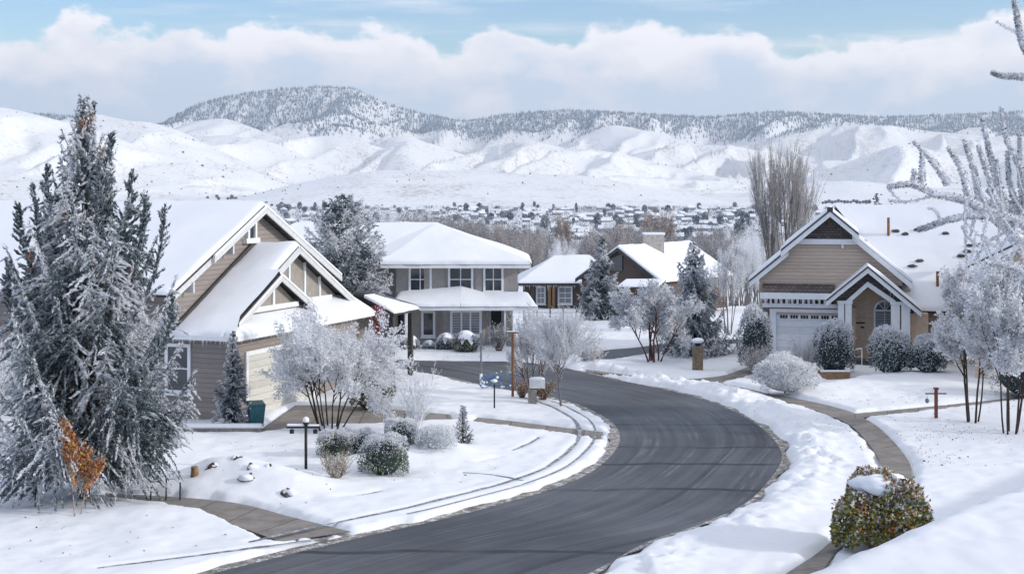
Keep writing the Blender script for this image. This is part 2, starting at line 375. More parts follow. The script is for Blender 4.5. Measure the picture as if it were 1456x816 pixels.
for q in ([(138,813),(322,789),(475,768)], [(658,676),(700,679),(744,687)], [(677,662),(712,654)], [(728,644),(752,634),(767,625)], [(478,712),(520,707),(545,702)], [(1040,536),(1120,556),(1200,545)][:2]):
    c = catmull(g2(q), 24); strip('wheel_rut', c, -.05, .05, .094, 'slush', len(q)+int(q[0][0]), .10, 'rut')
HAZE, SKY, SAT, CLB, VEIL, SUN, SANG, EXPO, CLX = 9e-5, .13, 1.5, .92, .90, 1.55, 3.0, .60, 0.0
# ------------------------------------------------------------------ snow-covered ground, one sheet carved where the paving shows
def axis(segs):
    out = [segs[0][0]]
    for a, b, s in segs:
        n = max(1, int(round((b-a)/s))); out += list(np.linspace(a, b, n+1)[1:])
    return np.array(out)
def seg_dist(X, Y, poly):
    d = np.full(X.shape, 1e9); ins = np.zeros(X.shape, bool); n = len(poly)
    for i in range(n):
        ax, ay = poly[i]; bx, by = poly[(i+1) % n]; dx, dy = bx-ax, by-ay; L = dx*dx+dy*dy
        if L < 1e-10: continue
        t = np.clip(((X-ax)*dx+(Y-ay)*dy)/L, 0, 1)
        d = np.minimum(d, (X-ax-t*dx)**2+(Y-ay-t*dy)**2)
        if abs(dy) > 1e-9:
            c = ((ay > Y) != (by > Y)) & (X < dx*(Y-ay)/dy+ax); ins ^= c
    d = np.sqrt(d); return np.where(ins, -d, d)
def make_ground():
    xs = axis([(-700,-120,40),(-120,-40,4),(-40,-18,.5),(-18,17,.115),(17,40,.5),(40,120,4),(120,700,40)])
    ys = axis([(-30,18,1.0),(18,27,.4),(27,62,.115),(62,86,.22),(86,130,1.2),(130,420,8),(420,2600,60)])
    X, Y = np.meshgrid(xs, ys); x = X.ravel(); y = Y.ravel()
    d = np.full(x.shape, 9.0)
    for poly, pad in PAVE:
        b = (x > poly[:,0].min()-1.5) & (x < poly[:,0].max()+1.5) & (y > poly[:,1].min()-1.5) & (y < poly[:,1].max()+1.5)
        d[b] = np.minimum(d[b], seg_dist(x[b], y[b], poly)-pad)
    near = (y > 20) & (y < 130) & (np.abs(x) < 60)
    z = ground_z(x, y)
    nz = (fbm(x*.45, y*.45, 4, 2)-.5)*.22+(fbm(x*2.6, y*2.6, 3, 6)-.5)*.07
    dd = d+(fbm(x*1.7, y*1.7, 4, 21)-.5)*.42+(fbm(x*5.5, y*5.5, 3, 26)-.5)*.16
    dru = np.full(x.shape, 9.0)
    for poly in RUTS:
        b = (x > poly[:,0].min()-1) & (x < poly[:,0].max()+1) & (y > poly[:,1].min()-1) & (y < poly[:,1].max()+1)
        dru[b] = np.minimum(dru[b], seg_dist(x[b], y[b], poly))
    cover = -.10+.23*smooth(-.06, .30, np.where(d < -.25, -1, dd))
    z = z+np.where(near, cover+nz*smooth(0, .8, np.minimum(d, dru+.1))-.055*(1-smooth(-.03, .16, dru)), .13)
    # ploughed crumbs along the outer kerb of the bend
    rr = RR; b = near & (x > 3) & (x < 16) & (y > 30) & (y < 70)
    dr = np.full(x.shape, 9.0); dr[b] = np.abs(seg_dist(x[b], y[b], np.vstack([rr, rr[::-1]])))
    band = np.exp(-((dr-1.1)/.75)**2)*smooth(.0, .25, d)
    z = z+band*(.09+.50*(fbm(x*3.4, y*3.4, 5, 31)-.42)*(.55+.65*smooth(38, 46, y)))
    nx, ny = len(xs), len(ys)
    i = np.arange((ny-1)*nx).reshape(ny-1, nx)[:, :-1].ravel()
    Fq = np.stack([i, i+1, i+nx+1, i+nx], 1)
    o = np_mesh('ground', np.stack([x, y, z], 1), [Fq], ['snow_ground'], smooth_=True); tag(o, kind='structure')
    return o
make_ground()
# ------------------------------------------------------------------ valley floor and hills beyond the town
LAYERS = [  # distance, front length, back length, spur height, ridge line as survey sight lines
 (3450, 900, 900, 0, [(-300,300),(200,300),(330,286),(420,262),(530,241),(640,243),(740,247),(830,249),(960,273),(1060,291),(1200,293),(1700,299)]),
 (3700, 700, 900, 5, [(-300,290),(-60,232),(0,236),(90,246),(190,262),(290,284),(400,299),(1700,300)]),
 (3650, 800, 900, 5, [(-300,300),(900,299),(1000,288),(1100,266),(1200,256),(1300,266),(1456,268),(1700,275)]),
 (4100, 900, 900, 60, [(-400,140),(-100,140),(0,152),(70,167),(150,190),(215,214),(300,248),(370,272),(430,290),(700,300)]),
 (4500, 1000, 900, 62, [(-300,200),(0,185),(60,172),(120,169),(210,171),(250,182),(310,212),(380,246),(440,276),(520,296),(800,300)]),
 (4900, 1000, 900, 55, [(0,240),(200,205),(280,194),(330,192),(380,199),(430,220),(490,246),(600,275),(900,300)]),
 (5200, 1000, 900, 65, [(300,240),(400,199),(470,192),(520,203),(580,222),(650,245),(800,290)]),
 (4950, 1100, 900, 75, [(420,300),(560,262),(630,232),(700,207),(745,198),(800,209),(860,213),(930,231),(1000,246),(1060,261),(1150,277),(1300,299)]),
 (5300, 1000, 900, 60, [(480,240),(545,200),(565,190),(600,199),(650,217),(700,236),(800,262),(1000,300)]),
 (5500, 1100, 900, 80, [(700,280),(830,237),(940,210),(1020,206),(1070,212),(1120,226),(1200,241),(1300,250),(1700,280)]),
 (5900, 1000, 900, 70, [(700,250),(770,228),(830,194),(868,175),(925,187),(990,205),(1050,217),(1200,250)]),
 (6300, 1000, 900, 60, [(-300,180),(60,178),(130,160),(190,173),(235,188),(270,173),(322,167),(370,185),(410,201),(560,230)]),
 (4700, 900, 900, 70, [(1000,290),(1120,262),(1180,240),(1230,221),(1275,206),(1312,211),(1370,224),(1420,216),(1500,196),(1600,190),(1900,180)]),
 (6500, 1300, 900, 70, [(900,250),(1010,217),(1080,200),(1140,183),(1200,173),(1250,175),(1330,187),(1420,195),(1500,190),(1900,180)]),
 (7400, 1400, 1500, 110, [(-800,150),(-300,160),(0,160),(100,166),(220,182),(275,152),(330,136),(400,127),(450,124),(505,126),(545,147),(600,163),(660,174),(720,164),(800,157),(900,162),(1000,168),(1100,160),(1250,168),(1456,160),(1900,160)]),
 (8600, 1500, 1500, 110, [(-800,160),(-300,160),(0,170),(120,176),(230,190),(330,180),(560,180),(640,190),(740,180),(800,181),(900,184),(1000,180),(1100,176),(1200,182),(1300,186),(1400,178),(1500,170),(1900,160)]),
]
def hills_z(x, y):
    z = np.interp(y, [a for a, b in VY], [b for a, b in VY])
    for k, (D, Lf, Lb, amp, sil) in enumerate(LAYERS):
        px = [(a-CX)/F*D for a, b in sil]; hz = [H-(b-HZ)/F*D for a, b in sil]
        wx = x+(fbm(x*.004, y*.004, 3, 40+k)-.5)*70*np.clip((D-y)/300, 0, 1)
        top = np.interp(wx, px, hz)
        # rounded polyline: average of neighbours
        top = .4*top+.3*np.interp(wx+35, px, hz)+.3*np.interp(wx-35, px, hz)
        foot = np.interp(D-Lf, [a for a, b in VY], [b for a, b in VY])-8
        t = np.where(y <= D, (D-y)/Lf, (y-D)/Lb); t = np.clip(t, 0, 1.0)
        g = (1-t)**1.25*(.72+.28*np.cos(np.pi*t)) if amp else (.5+.5*np.cos(np.pi*t**.8))
        zz = foot+(top-foot)*g
        if amp:
            q = x+.55*(D-y)+(fbm(x*.003, y*.003, 3, 80+k)-.5)*260
            lam = 195+22*(k % 3)
            rid = 1-np.abs(2*vnoise(q/lam, (D-y)/1500.+k*3.3, 60+k)-1)*1.0
            rid2 = 1-np.abs(2*vnoise(q/lam*2.3+7, (D-y)/700., 90+k)-1)
            env = np.where(y <= D, np.clip(t*4.2, 0, 1)*np.clip((1-t)*1.7, 0, 1), 0)
            zz = zz+amp*env*((rid-.72)*2.1+(rid2-.65)*.8)*np.clip((top-foot)/140, .15, 1.2)
        zz = np.where(t >= 1, -999, zz)
        z = np.maximum(z, zz)
    return z+(fbm(x*.012, y*.012, 4, 5)-.5)*5*np.clip((y-2700)/600, 0, 1)
def make_hills():
    for nm, xs, ys in (('hills', axis([(-4200,-2500,60),(-2500,2500,11),(2500,4200,60)]), axis([(2600,6700,15)])),
                       ('mountains', axis([(-5200,-3300,90),(-3300,3300,18),(3300,5200,90)]), axis([(6700,10400,24)]))):
        X, Y = np.meshgrid(xs, ys); x = X.ravel(); y = Y.ravel(); z = hills_z(x, y)
        nx, ny = len(xs), len(ys); i = np.arange((ny-1)*nx).reshape(ny-1, nx)[:, :-1].ravel()
        o = np_mesh(nm, np.stack([x, y, z], 1), [np.stack([i, i+1, i+nx+1, i+nx], 1)], ['snow_hills'], smooth_=True); tag(o, kind='structure')
    # flat land left and right of the near sheet out to the horizon
    xs = axis([(-12000,-700,400)]); 
    for s in (-1, 1):
        X, Y = np.meshgrid(np.sort(s*xs), axis([(-30,130,40),(130,2600,60)])); x = X.ravel(); y = Y.ravel(); nx = len(xs); ny = X.shape[0]
        i = np.arange((ny-1)*nx).reshape(ny-1, nx)[:, :-1].ravel()
        z = base_z(x, y)+.13
        tag(np_mesh('valley_floor', np.stack([x, y, z], 1), [np.stack([i, i+1, i+nx+1, i+nx], 1)], ['snow_ground'], smooth_=True), kind='structure')
make_hills()
def cones(name, pts, h, w, mats, mi, parent=None, sides=5):
    """tiny far conifers: two stacked cones each"""
    n = len(pts); a = np.arange(sides)*2*np.pi/sides; V = []; Fc = []; MI = []
    ph = rng.random(n)*6
    ring = np.stack([np.cos(a[None]+ph[:,None]), np.sin(a[None]+ph[:,None])], 2)     # n,s,2
    def cone(z0, z1, ww):
        base = np.concatenate([pts[:,None,:2]+ring*(w*ww)[:,None,None]/2, np.broadcast_to((pts[:,2]+h*z0)[:,None,None], (n, sides, 1))], 2)
        tip = np.concatenate([pts[:,:2], (pts[:,2]+h*z1)[:,None]], 1)[:,None,:]
        return np.concatenate([base, tip], 1)
    vs = np.concatenate([cone(-.06, .7, 1.0), cone(.38, 1.0, .68)], 1).reshape(-1, 3); k = sides+1
    b = (np.arange(n*2)*k)[:,None]
    f = np.concatenate([np.stack([b[:,0]+i, b[:,0]+(i+1) % sides, b[:,0]+sides], 1)[:,None] for i in range(sides)], 1).reshape(-1, 3)
    return np_mesh(name, vs, [f], mats, np.repeat(np.repeat(mi, 2), sides), parent)
def forest():
    n = 150000; D = 5700+rng.random(n)*2300; px = rng.random(n)*1700-120; x = (px-CX)/F*D
    z = hills_z(x, D)
    e = 60.; sl = (hills_z(x+e, D)-hills_z(x-e, D))/(2*e)
    cl = fbm(x*.0035, D*.0035, 4, 77)
    high = smooth(225, 330, z)
    keep = (z > 215) & (rng.random(n) < np.clip(high*(1.3+1.6*np.clip(sl, -.5, .6))*np.maximum(smooth(.28, .5, cl), .9*smooth(7000, 7300, D)), 0, 1)*.95*smooth(.18, .5, fbm(x*.011, D*.011, 3, 55)+.12))
    # only the great wooded mountain and the heads behind it
    keep &= (D > 6700) | ((D > 6150) & (D < 6560) & (px > 1090) & (px < 1360) & (z > hills_z(x, np.full(n, 6500.))-18) & (rng.random(n) < .5))
    p = np.stack([x, D, z], 1)[keep]; n = len(p)
    o = cones('forest', p, 10+rng.random(n)*10, 5+rng.random(n)*4, ['forest_needle', 'forest_frost'], (rng.random(n) < .5).astype(int))
    tag(o, 'frosted conifer forest covering the slopes of the far mountains', 'forest', kind='stuff')
forest()
def brush_mesh(seed, mat):
    mb = MB(); mb.ball((0,0,.35), .55, (1,1,.85), 7, 5, 0, seed, .25); mb.ball((.5,.2,.2), .35, (1,1,.8), 6, 4, 0, seed+1, .25); mb.ball((-.45,-.2,.15), .3, (1,1,.8), 6, 4, 0, seed+2, .25)
    return mb
def hill_brush():
    protos = []
    flat('hill_scrub', (.11,.095,.085), .95, .4, .4)
    spots = []
    tries = 0
    while len(spots) < 1150 and tries < 40000:
        tries += 1
        D = random.uniform(2900, 5600); px = random.uniform(-20, 1400)
        x = (px-CX)/F*D
        c = float(vnoise(np.array([x*.004]), np.array([D*.004]), 3)[0])
        w = .12+.9*max(0, c-.45)
        if 140 < px < 430: w += .75
        if random.random() > w: continue
        spots.append((x, D))
    A = np.array(spots); Z = hills_z(A[:,0], A[:,1]); ok = Z > -5
    A = A[ok]; Z = Z[ok]
    size = (1.6+2.6*rng.random(len(A))**2)*np.where(rng.random(len(A)) < .06, 1.8, 1)
    order = np.argsort(-size/A[:,1]); meshes = []
    for k in range(3):
        o = brush_mesh(k*5+1, 'hill_scrub').build('hill_shrub', 'hill_scrub'); meshes.append(o)
    for r, i in enumerate(order[:300]):
        o = meshes[r % 3] if r < 3 else link(meshes[r % 3].copy())
        o.location = (A[i,0], A[i,1], Z[i]); o.scale = (size[i],)*3; o.rotation_euler = (0, 0, random.uniform(0, 6))
        tag(o, 'dark scrub bush dotted on the snowy foothills', 'bush', 'scrub bushes on the foothills')
    rest = order[300:]; p = np.stack([A[rest,0], A[rest,1], Z[rest]], 1)
    o = cones('scrub_vegetation', p, size[rest]*.9, size[rest]*1.4, ['hill_scrub'], np.zeros(len(rest), int))
    tag(o, 'small scattered scrub freckling the snowy foothills', 'scrub', kind='stuff')
hill_brush()
# ------------------------------------------------------------------ the town on the valley floor
def valley_pt(px, py):
    lo, hi = 300., 4300.
    for _ in range(40):
        D = .5*(lo+hi); z = bz1((px-CX)/F*D, D)
        if H-(py-HZ)/F*D > z: lo = D
        else: hi = D
    return (px-CX)/F*D, D, z
def town():
    protos = []
    for (w, d, h, r) in ((13,9,4,3.2),(17,10,4.5,3.4),(10,9,6.5,3)):
        mb = MB(); mb.box(-w/2,-d/2,-1,w/2,d/2,h, 0)
        e = .7
        mb.prism([(-w/2-e,-d/2-e,h-.4),(-w/2-e,d/2+e,h-.4),(-w/2-e,0,h+r)], (w+2*e,0,0), 1)
        for k in range(3): mb.box(-w/2+1+k*w/3, -d/2-.12, 1.0, -w/2+2.8+k*w/3, -d/2+.01, 2.5, 2)
        protos.append(mb.build('distant_house', ['far_wall', 'snow_roof', 'window_glass']))
    n = 0; used = []
    tries = 0
    while n < 290 and tries < 20000:
        tries += 1
        px = random.uniform(330, 1075) if random.random() < .88 else random.uniform(1075, 1440)
        py = 297+46*random.random()**1.5
        if px < 430 and random.random() < .5: continue
        x, y, z = valley_pt(px, py)
        if any((x-a)**2+(y-b)**2 < 20**2 for a, b in used): continue
        used.append((x, y)); o = protos[n % 3] if n < 3 else link(protos[random.randrange(3)].copy())
        o.location = (x, y, z); o.rotation_euler = (0, 0, random.choice((0, .1, -.15, 1.5, .3, .8))); s = random.uniform(.75, 1.05)*(1+.12*(y > 2000)); o.scale = (s, s, s)
        tag(o, 'tiny snow roofed house in the town on the valley floor', 'house', 'houses of the far town'); n += 1
    # trees of the town
    pr = []
    for k, (mat, sq) in enumerate((('far_tree', (1,1,1.0)), ('far_twig', (.9,.9,1.25)), ('far_tree', (.7,.7,1.5)))):
        N = 260; c = rng.normal(size=(N,3)); c = c/np.linalg.norm(c, axis=1)[:,None]*(rng.random((N,1))**.4)*np.array(sq)*3.2+np.array([0,0,3.4*sq[2]])
        V, Fq = leaf_arrays(c, rng.normal(size=(N,3)), np.full(N, 1.9), np.full(N, 1.3))
        mb = np_mesh('distant_tree', V, [Fq], [mat, 'forest_frost'], (rng.random(N) < .35).astype(int))
        t = MB(); t.tube([(0,0,-.5),(0,0,3)], [.3,.2], 5); to = t.build('trunk', 'bark_dark', mb); pr.append((mb, to))
    n = 0
    def put(px, py, s, k, lab, grp):
        nonlocal n
        x, y, z = valley_pt(px, py)
        src = pr[k][0]; used_p = src.get('label') is not None
        o = src if not used_p else link(src.copy())
        o.location = (x, y, z); o.scale = (s, s, s*random.uniform(.85, 1.2)); o.rotation_euler = (0, 0, random.uniform(0, 6))
        if used_p: link(pr[k][1].copy(), o)
        tag(o, lab, 'tree', grp); n += 1
    for i in range(200):
        px = random.uniform(290, 1090) if random.random() < .85 else random.uniform(1090, 1440); py = 296+52*random.random()**1.4
        put(px, py, random.uniform(.8, 1.8), random.choice((0, 0, 1, 2, 1)), 'small frosty tree among the houses of the far town', 'trees of the far town')
    for i in range(46): put(380+i*8.6+random.uniform(-5, 5), 291+random.uniform(-1, 1.2), random.uniform(.9, 1.6), 0, 'dark tree in the line where town and foothill meet', 'tree line at the foot of the white hill')
    for i in range(28): put(300+i*4+random.uniform(-8, 8), 279+.16*(i*4)+random.uniform(-4, 4), random.uniform(.8, 1.5), 0, 'dark blue tree in the gully at the foot of the left hill', 'trees in the left gully')
    for i in range(8): put(868+i*7+random.uniform(-2, 2), 288.5+i*.35, random.uniform(.7, 1.2), 0, 'dark tree in the clump standing alone on the white fields', 'clump on the fields')
    for i in range(16): put(1170+i*4.4, 289+random.uniform(-1, 1.5), random.uniform(.8, 1.3), 0, 'blue grey tree in the belt seen past the ridge of the tan house', 'tree belt behind the tan house')
    n = 2600; c = []
    for k in range(n):
        px = rng.uniform(330, 1090) if rng.random() < .85 else rng.uniform(1090, 1450); x, y, z = valley_pt(px, 296+52*rng.random()**1.4); c.append((x, y, z))
    c = np.repeat(np.array(c), 16, 0); c = c+rng.normal(size=c.shape)*np.array([2.6,2.6,1.7])+np.array([0,0,2.6]); N = len(c)
    V, Fq = leaf_arrays(c, rng.normal(size=c.shape), np.full(N, 1.9), np.full(N, 1.3)); o = np_mesh('town_vegetation', V, [Fq], ['far_tree','far_twig','forest_frost'], np.repeat(rng.choice(3, N//16, p=[.4,.32,.28]), 16))
    tag(o, 'mass of small frosty trees and gardens between the far town houses', 'trees', kind='stuff')
    pts = []
    for r in range(9):
        for c in range(60):
            px = 772+c*2.3+r*1.4; py = 291+r*1.35
            if px < 905: pts.append(valley_pt(px, py))
    p = np.array(pts); o = cones('orchard_vegetation', p, np.full(len(p), 3.0), np.full(len(p), 1.8), ['far_twig'], np.zeros(len(p), int))
    tag(o, 'orchard planted in rows of small bare trees on the far white field', 'orchard', kind='stuff')
# ------------------------------------------------------------------ plants
def unit(v): return v/np.maximum(np.linalg.norm(v, axis=-1, keepdims=True), 1e-9)
def leaf_arrays(C, Dr, L, W, bend=None):
    N = len(C); Dr = unit(Dr); S = unit(np.cross(Dr, rng.normal(size=(N,3))))*(W[:,None]/2); E = Dr*(L[:,None]/2)
    up = np.cross(S, E); up = unit(up)*(W[:,None]*.22)
    V = np.stack([C-E, C+S*.9+up-E*.1, C+E, C-S*.9+up-E*.1], 1).reshape(-1, 3)
    return V, np.arange(4*N).reshape(N, 4)
def leaves(name, C, Dr, L, W, mats, mi, parent):
    V, Fq = leaf_arrays(C, Dr, L, W); return np_mesh(name, V, [Fq], mats, mi, parent)
def tubes(name, polys, mats, parent, sides=4, mi=None):
    """polys: list of (pts (k,3), radii (k,))"""
    V = []; Fq = []; MI = []; off = 0; a = np.arange(sides)*2*np.pi/sides; ca, sa = np.cos(a)[None,:,None], np.sin(a)[None,:,None]
    for q, (p, r) in enumerate(polys):
        p = np.asarray(p, float); k = len(p); t = unit(np.gradient(p, axis=0))
        ref = np.where(np.abs(t[:,2:3]) < .9, np.array([[0,0,1.]]), np.array([[1.,0,0]]))
        u = unit(np.cross(t, ref)); w = np.cross(u, t)
        V.append((p[:,None]+(u[:,None]*ca+w[:,None]*sa)*np.asarray(r)[:,None,None]).reshape(-1, 3))
        i = np.arange(k-1)[:,None]*sides; j = np.arange(sides)[None]; jn = (j+1) % sides
        Fq.append(np.stack([off+i+j, off+i+sides+j, off+i+sides+jn, off+i+jn], 2)[...,::-1].reshape(-1, 4)); MI.append(np.full((k-1)*sides, 0 if mi is None else mi[q])); off += k*sides
    return np_mesh(name, np.concatenate(V), [np.concatenate(Fq)], mats, np.concatenate(MI), parent, smooth_=True)
def grow(rs, p, d, L, r, depth, maxd, out, segs=5, up=.12, wob=.22, kids=(3,5), spread=.7, ratio=.62, t0=.35):
    pts = [np.array(p, float)]; d = np.array(d, float); d /= np.linalg.norm(d)
    dirs = [d]
    for i in range(segs):
        d = d+rs.normal(size=3)*wob/segs**.5; d[2] += up/segs*2; d /= np.linalg.norm(d)
        pts.append(pts[-1]+d*L/segs); dirs.append(d)
    pts = np.array(pts); rad = np.linspace(r, r*(.45 if depth < maxd else .3), segs+1)
    out.append((depth, pts, rad))
    if depth >= maxd: return
    n = rs.integers(kids[0], kids[1]+1)
    for k in range(n):
        t = t0+(1-t0)*(k+rs.random()*.9)/n if k < n-1 else 1.0
        i = min(int(t*segs), segs-1); f = t*segs-i; q = pts[i]*(1-f)+pts[i+1]*f
        ax = unit(np.cross(dirs[i], rs.normal(size=3))); sp = spread*(.6+.6*rs.random())*(.55 if k == n-1 else 1)
        nd_ = dirs[i]*math.cos(sp)+ax*math.sin(sp)
        grow(rs, q, nd_, L*ratio*(.75+.5*rs.random())*(1.1-.35*t), r*(.62-.25*t)+.002, depth+1, maxd, out, max(3, segs-1), up, wob, kids, spread, ratio, t0*.8)
def fit(out, h, w, keep_base=True):
    A = np.concatenate([p for _, p, _ in out]); zmax = np.percentile(A[:,2], 99.7)
    r = np.percentile(np.hypot(A[:,0], A[:,1]), 98.5); s = np.array([w/2/r, w/2/r, h/zmax])
    return [(d, p*s, rr) for d, p, rr in out]
def sample(out, minlev, n, rs):
    segs = [(p[i], p[i+1]) for d, p, r in out if d >= minlev for i in range(len(p)-1)]
    a = np.array([s[0] for s in segs]); b = np.array([s[1] for s in segs]); L = np.linalg.norm(b-a, axis=1)
    i = rs.choice(len(segs), n, p=L/L.sum()); t = rs.random((n,1)); return a[i]*(1-t)+b[i]*t, unit(b[i]-a[i])
def place(px, py, h_px, w_px):
    p = G(px, py); s = F/p.y; p.z = float(ground_z(p.x, p.y))+.03
    return p, h_px/s, w_px/s
def bare_tree(nm, label, cat, loc, h, w, seed, stems=1, maxd=4, kids=(3,4), spread=.6, up=.15, stem_r=.06, tw='twig_frost', bark='bark_dark', frost=8000, leaf=(.05,.03),
              lm=(('frost_white', .6), ('needle_frost', .4)), lev=2, group=None, lean=.35, trunk=.35, ratio=.62, extra=None, t0=.35, wob=.22):
    rs = np.random.default_rng(seed); t = thing(nm, label, cat, loc, 0, group); out = []
    for k in range(stems):
        az = 6.2832*(k+rs.random()*.7)/stems; ln = lean*(.5+.8*rs.random()) if stems > 1 else .04
        d = np.array([math.cos(az)*ln, math.sin(az)*ln, 1])
        b = np.array([math.cos(az)*.08, math.sin(az)*.08, -.1/h]) if stems > 1 else np.array([0,0,-.1/h])
        grow(rs, b, d, trunk*(1+.25*rs.random()), stem_r*(1 if stems == 1 else .6+.5*rs.random()), 0, maxd, out, 6, up, wob, kids, spread, ratio, t0 if stems == 1 else .5)
    out = fit(out, h, w)
    out = [(d, p, np.maximum(rr, .006 if d >= maxd-1 else .011)) for d, p, rr in out]
    bk = [(p, rr) for d, p, rr in out if d <= 1]; tg = [(p, rr) for d, p, rr in out if d > 1]
    tubes('trunk', bk, [bark], t, 7)
    if tg: tubes('branches', tg, [tw], t, 3)
    if frost:
        C, Dd = sample(out, lev, frost, rs); C = C+rs.normal(size=C.shape)*leaf[0]*.7
        names = [m for m, _ in lm]; pr = np.array([q for _, q in lm]); pr = pr/pr.sum()
        mi = rs.choice(len(names), frost, p=pr)
        leaves('frosted_twigs' if tw.endswith('frost') else 'buds', C, Dd+rs.normal(size=C.shape)*.7, leaf[0]*(.6+.8*rs.random(frost)), leaf[1]*(.6+.8*rs.random(frost)), names, mi, t)
    return t
def needle_sprays(path_fn, n, rs, rr, L, W):
    s = rs.random(n); c, tan = path_fn(s); rad = unit(np.cross(tan, rs.normal(size=(n,3))))
    q = rs.random((n,1))**.6; C = c+rad*rr(s)[:,None]*q
    return C, tan*.8+rad*.9, s, rad
def spruce(nm, label, loc, h, prof, nb, seed, nl, leaf=(.11,.035), tip=.25, droop=.25, snow=.35, fan=.30, group=None, leaders=(), dead=.0, bare=.04, cat='conifer', taper=1.0, thick=.10, lowz=.06, frostmat='needle_rime', cones_=0, hang=.12, tw_n=12, sc_=1.0, clear=.03):
    tipf = tip if isinstance(tip, tuple) else (tip, tip); drf = droop if isinstance(droop, tuple) else (droop, droop)
    rs = np.random.default_rng(seed); t = thing(nm, label, cat, loc, 0, group)
    fr = [a for a, b in prof]; pr = [b for a, b in prof]
    br = []; C = []; Dd = []; MI = []; S = []
    tot = 0; B = []
    for i in range(nb):
        f = lowz+(1-lowz-.02)*((i+rs.random()*.8)/nb)**taper
        Rb = float(np.interp(f, fr, pr))*(.62+.5*rs.random()); B.append((f, Rb, i*2.39996+rs.random()*.5))
    sumR = sum(b[1]**1.3+.05 for b in B)
    for f, Rb, az in B:
        o = np.array([math.cos(az), math.sin(az), 0]); lt = np.array([-math.sin(az), math.cos(az), 0]); tip = tipf[0]+(tipf[1]-tipf[0])*min(1, f*1.6); droop = drf[0]+(drf[1]-drf[0])*min(1, f*1.6); z0 = f*h-tip*Rb*.55
        bend = rs.normal()*.12
        def path(s, o=o, lt=lt, z0=z0, Rb=Rb, bend=bend, tip=tip, droop=droop):
            s = np.asarray(s)[...,None]
            return np.array([0,0,z0])+o*Rb*s+lt*Rb*bend*s*s+np.array([0,0,1.])*Rb*(-droop*np.sin(np.pi*np.clip(s*.9, 0, 1))+tip*s**2.2)
        sp = np.linspace(0, 1, 6); br.append((path(sp), np.linspace(.012+.018*Rb, .006, 6)))
        n = int(nl*(Rb**1.3+.05)/sumR); K = max(4, int(5+Rb*tw_n))
        sk = .10+.90*rs.random(K)**.8; side = np.where(np.arange(K) % 2, 1., -1.)*(.35+.9*rs.random(K))
        lk = (fan*1.9*Rb*np.clip(1.12-sk, .08, .75)*(.5+.8*rs.random(K))+.05)
        dk = o*.62+lt*side[:,None]+np.array([0,0,1.])*(rs.normal(size=K)*.38+.30*tip*sk-hang*1.0)[:,None]; dk = unit(dk)
        k = rs.choice(K, n, p=lk/lk.sum()); q = rs.random(n)**.8*1.05
        jit = unit(rs.normal(size=(n,3)))*(thick*.42*(1.15-q)*(.4+.6*np.minimum(1, Rb)))[:,None]*(rs.random((n,1))**.5)
        own = rs.random(n) < .22                      # needles on the bough itself
        s = np.where(own, rs.random(n)*1.03, sk[k])
        c = path(np.minimum(s, 1.05))+np.where(own[:,None], 0, dk[k]*(lk[k]*q)[:,None])+jit
        c[:,2] -= np.where(own, 0, hang*1.5*q*q*lk[k])
        d = np.where(own[:,None], o+np.array([0,0,tip]), dk[k]-np.array([0,0,1.])*(hang*1.5*q)[:,None])+rs.normal(size=(n,3))*.40
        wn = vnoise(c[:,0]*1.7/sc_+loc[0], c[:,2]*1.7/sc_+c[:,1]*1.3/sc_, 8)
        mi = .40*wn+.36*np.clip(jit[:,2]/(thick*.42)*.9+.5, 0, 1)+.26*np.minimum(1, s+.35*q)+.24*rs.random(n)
        C.append(c); Dd.append(d); MI.append(mi)
    for (b, m_, e, n, w) in leaders:      # upright side tops: base, middle, end (local), needles, width
        b, m_, e = map(np.array, (b, m_, e))
        def path(s, b=b, m_=m_, e=e):
            s = np.asarray(s)[...,None]; return b*(1-s)**2+2*m_*s*(1-s)+e*s*s
        br.append((path(np.linspace(0, 1, 7)), np.linspace(.05, .012, 7)))
        Ln = np.linalg.norm(e-b); K = int(14+Ln*12); sk = np.linspace(.05, .99, K); pk = path(sk); tk = unit(2*(m_-b)*(1-sk[:,None])+2*(e-m_)*sk[:,None])
        rk = unit(np.cross(tk, rs.normal(size=(K,3)))); dk = unit(tk*.75+rk*.8+np.array([0,0,.25])); lk = w*1.5*(1.12-sk)**.7*(.55+.7*rs.random(K))+.07
        k = rs.choice(K, n, p=lk/lk.sum()); q = rs.random(n)**.85; own = rs.random(n) < .25; so_ = rs.random(n)
        jt = unit(rs.normal(size=(n,3)))*(.045*rs.random((n,1))**.5); rad = jt/.045
        C.append(np.where(own[:,None], path(so_), pk[k]+dk[k]*(lk[k]*q)[:,None])+jt*(1.2-.5*q[:,None])); Dd.append(dk[k]+rs.normal(size=(n,3))*.4)
        sk_ = np.where(own, so_, sk[k]); MI.append(.44+.34*np.clip(rad[:,2]*.7+.5, 0, 1)+.26*rs.random(n)-.16*sk_)
    C = np.concatenate(C); Dd = np.concatenate(Dd); MI = np.concatenate(MI); N = len(C)
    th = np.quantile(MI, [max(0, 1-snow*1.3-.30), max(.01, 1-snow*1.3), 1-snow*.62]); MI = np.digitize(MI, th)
    keepz = C[:,2] > clear*(.6+.8*rs.random(len(C))); C, Dd, MI = C[keepz], Dd[keepz], MI[keepz]; N = len(C)
    tr = [(np.array([[0,0,-.1],[0,0,h*.4],[0,0,h*.97]]), np.array([.014*h+.03, .010*h+.015, .008]))]
    tubes('trunk', tr, ['bark_dark'], t, 9); tubes('branches', br, ['bark_dark'], t, 4)
    leaves('crown', C, Dd, leaf[0]*(.6+.8*rs.random(N)), leaf[1]*(.6+.8*rs.random(N)), ['needle_dark', 'needle_grey', frostmat, 'frost_white'], MI, t)
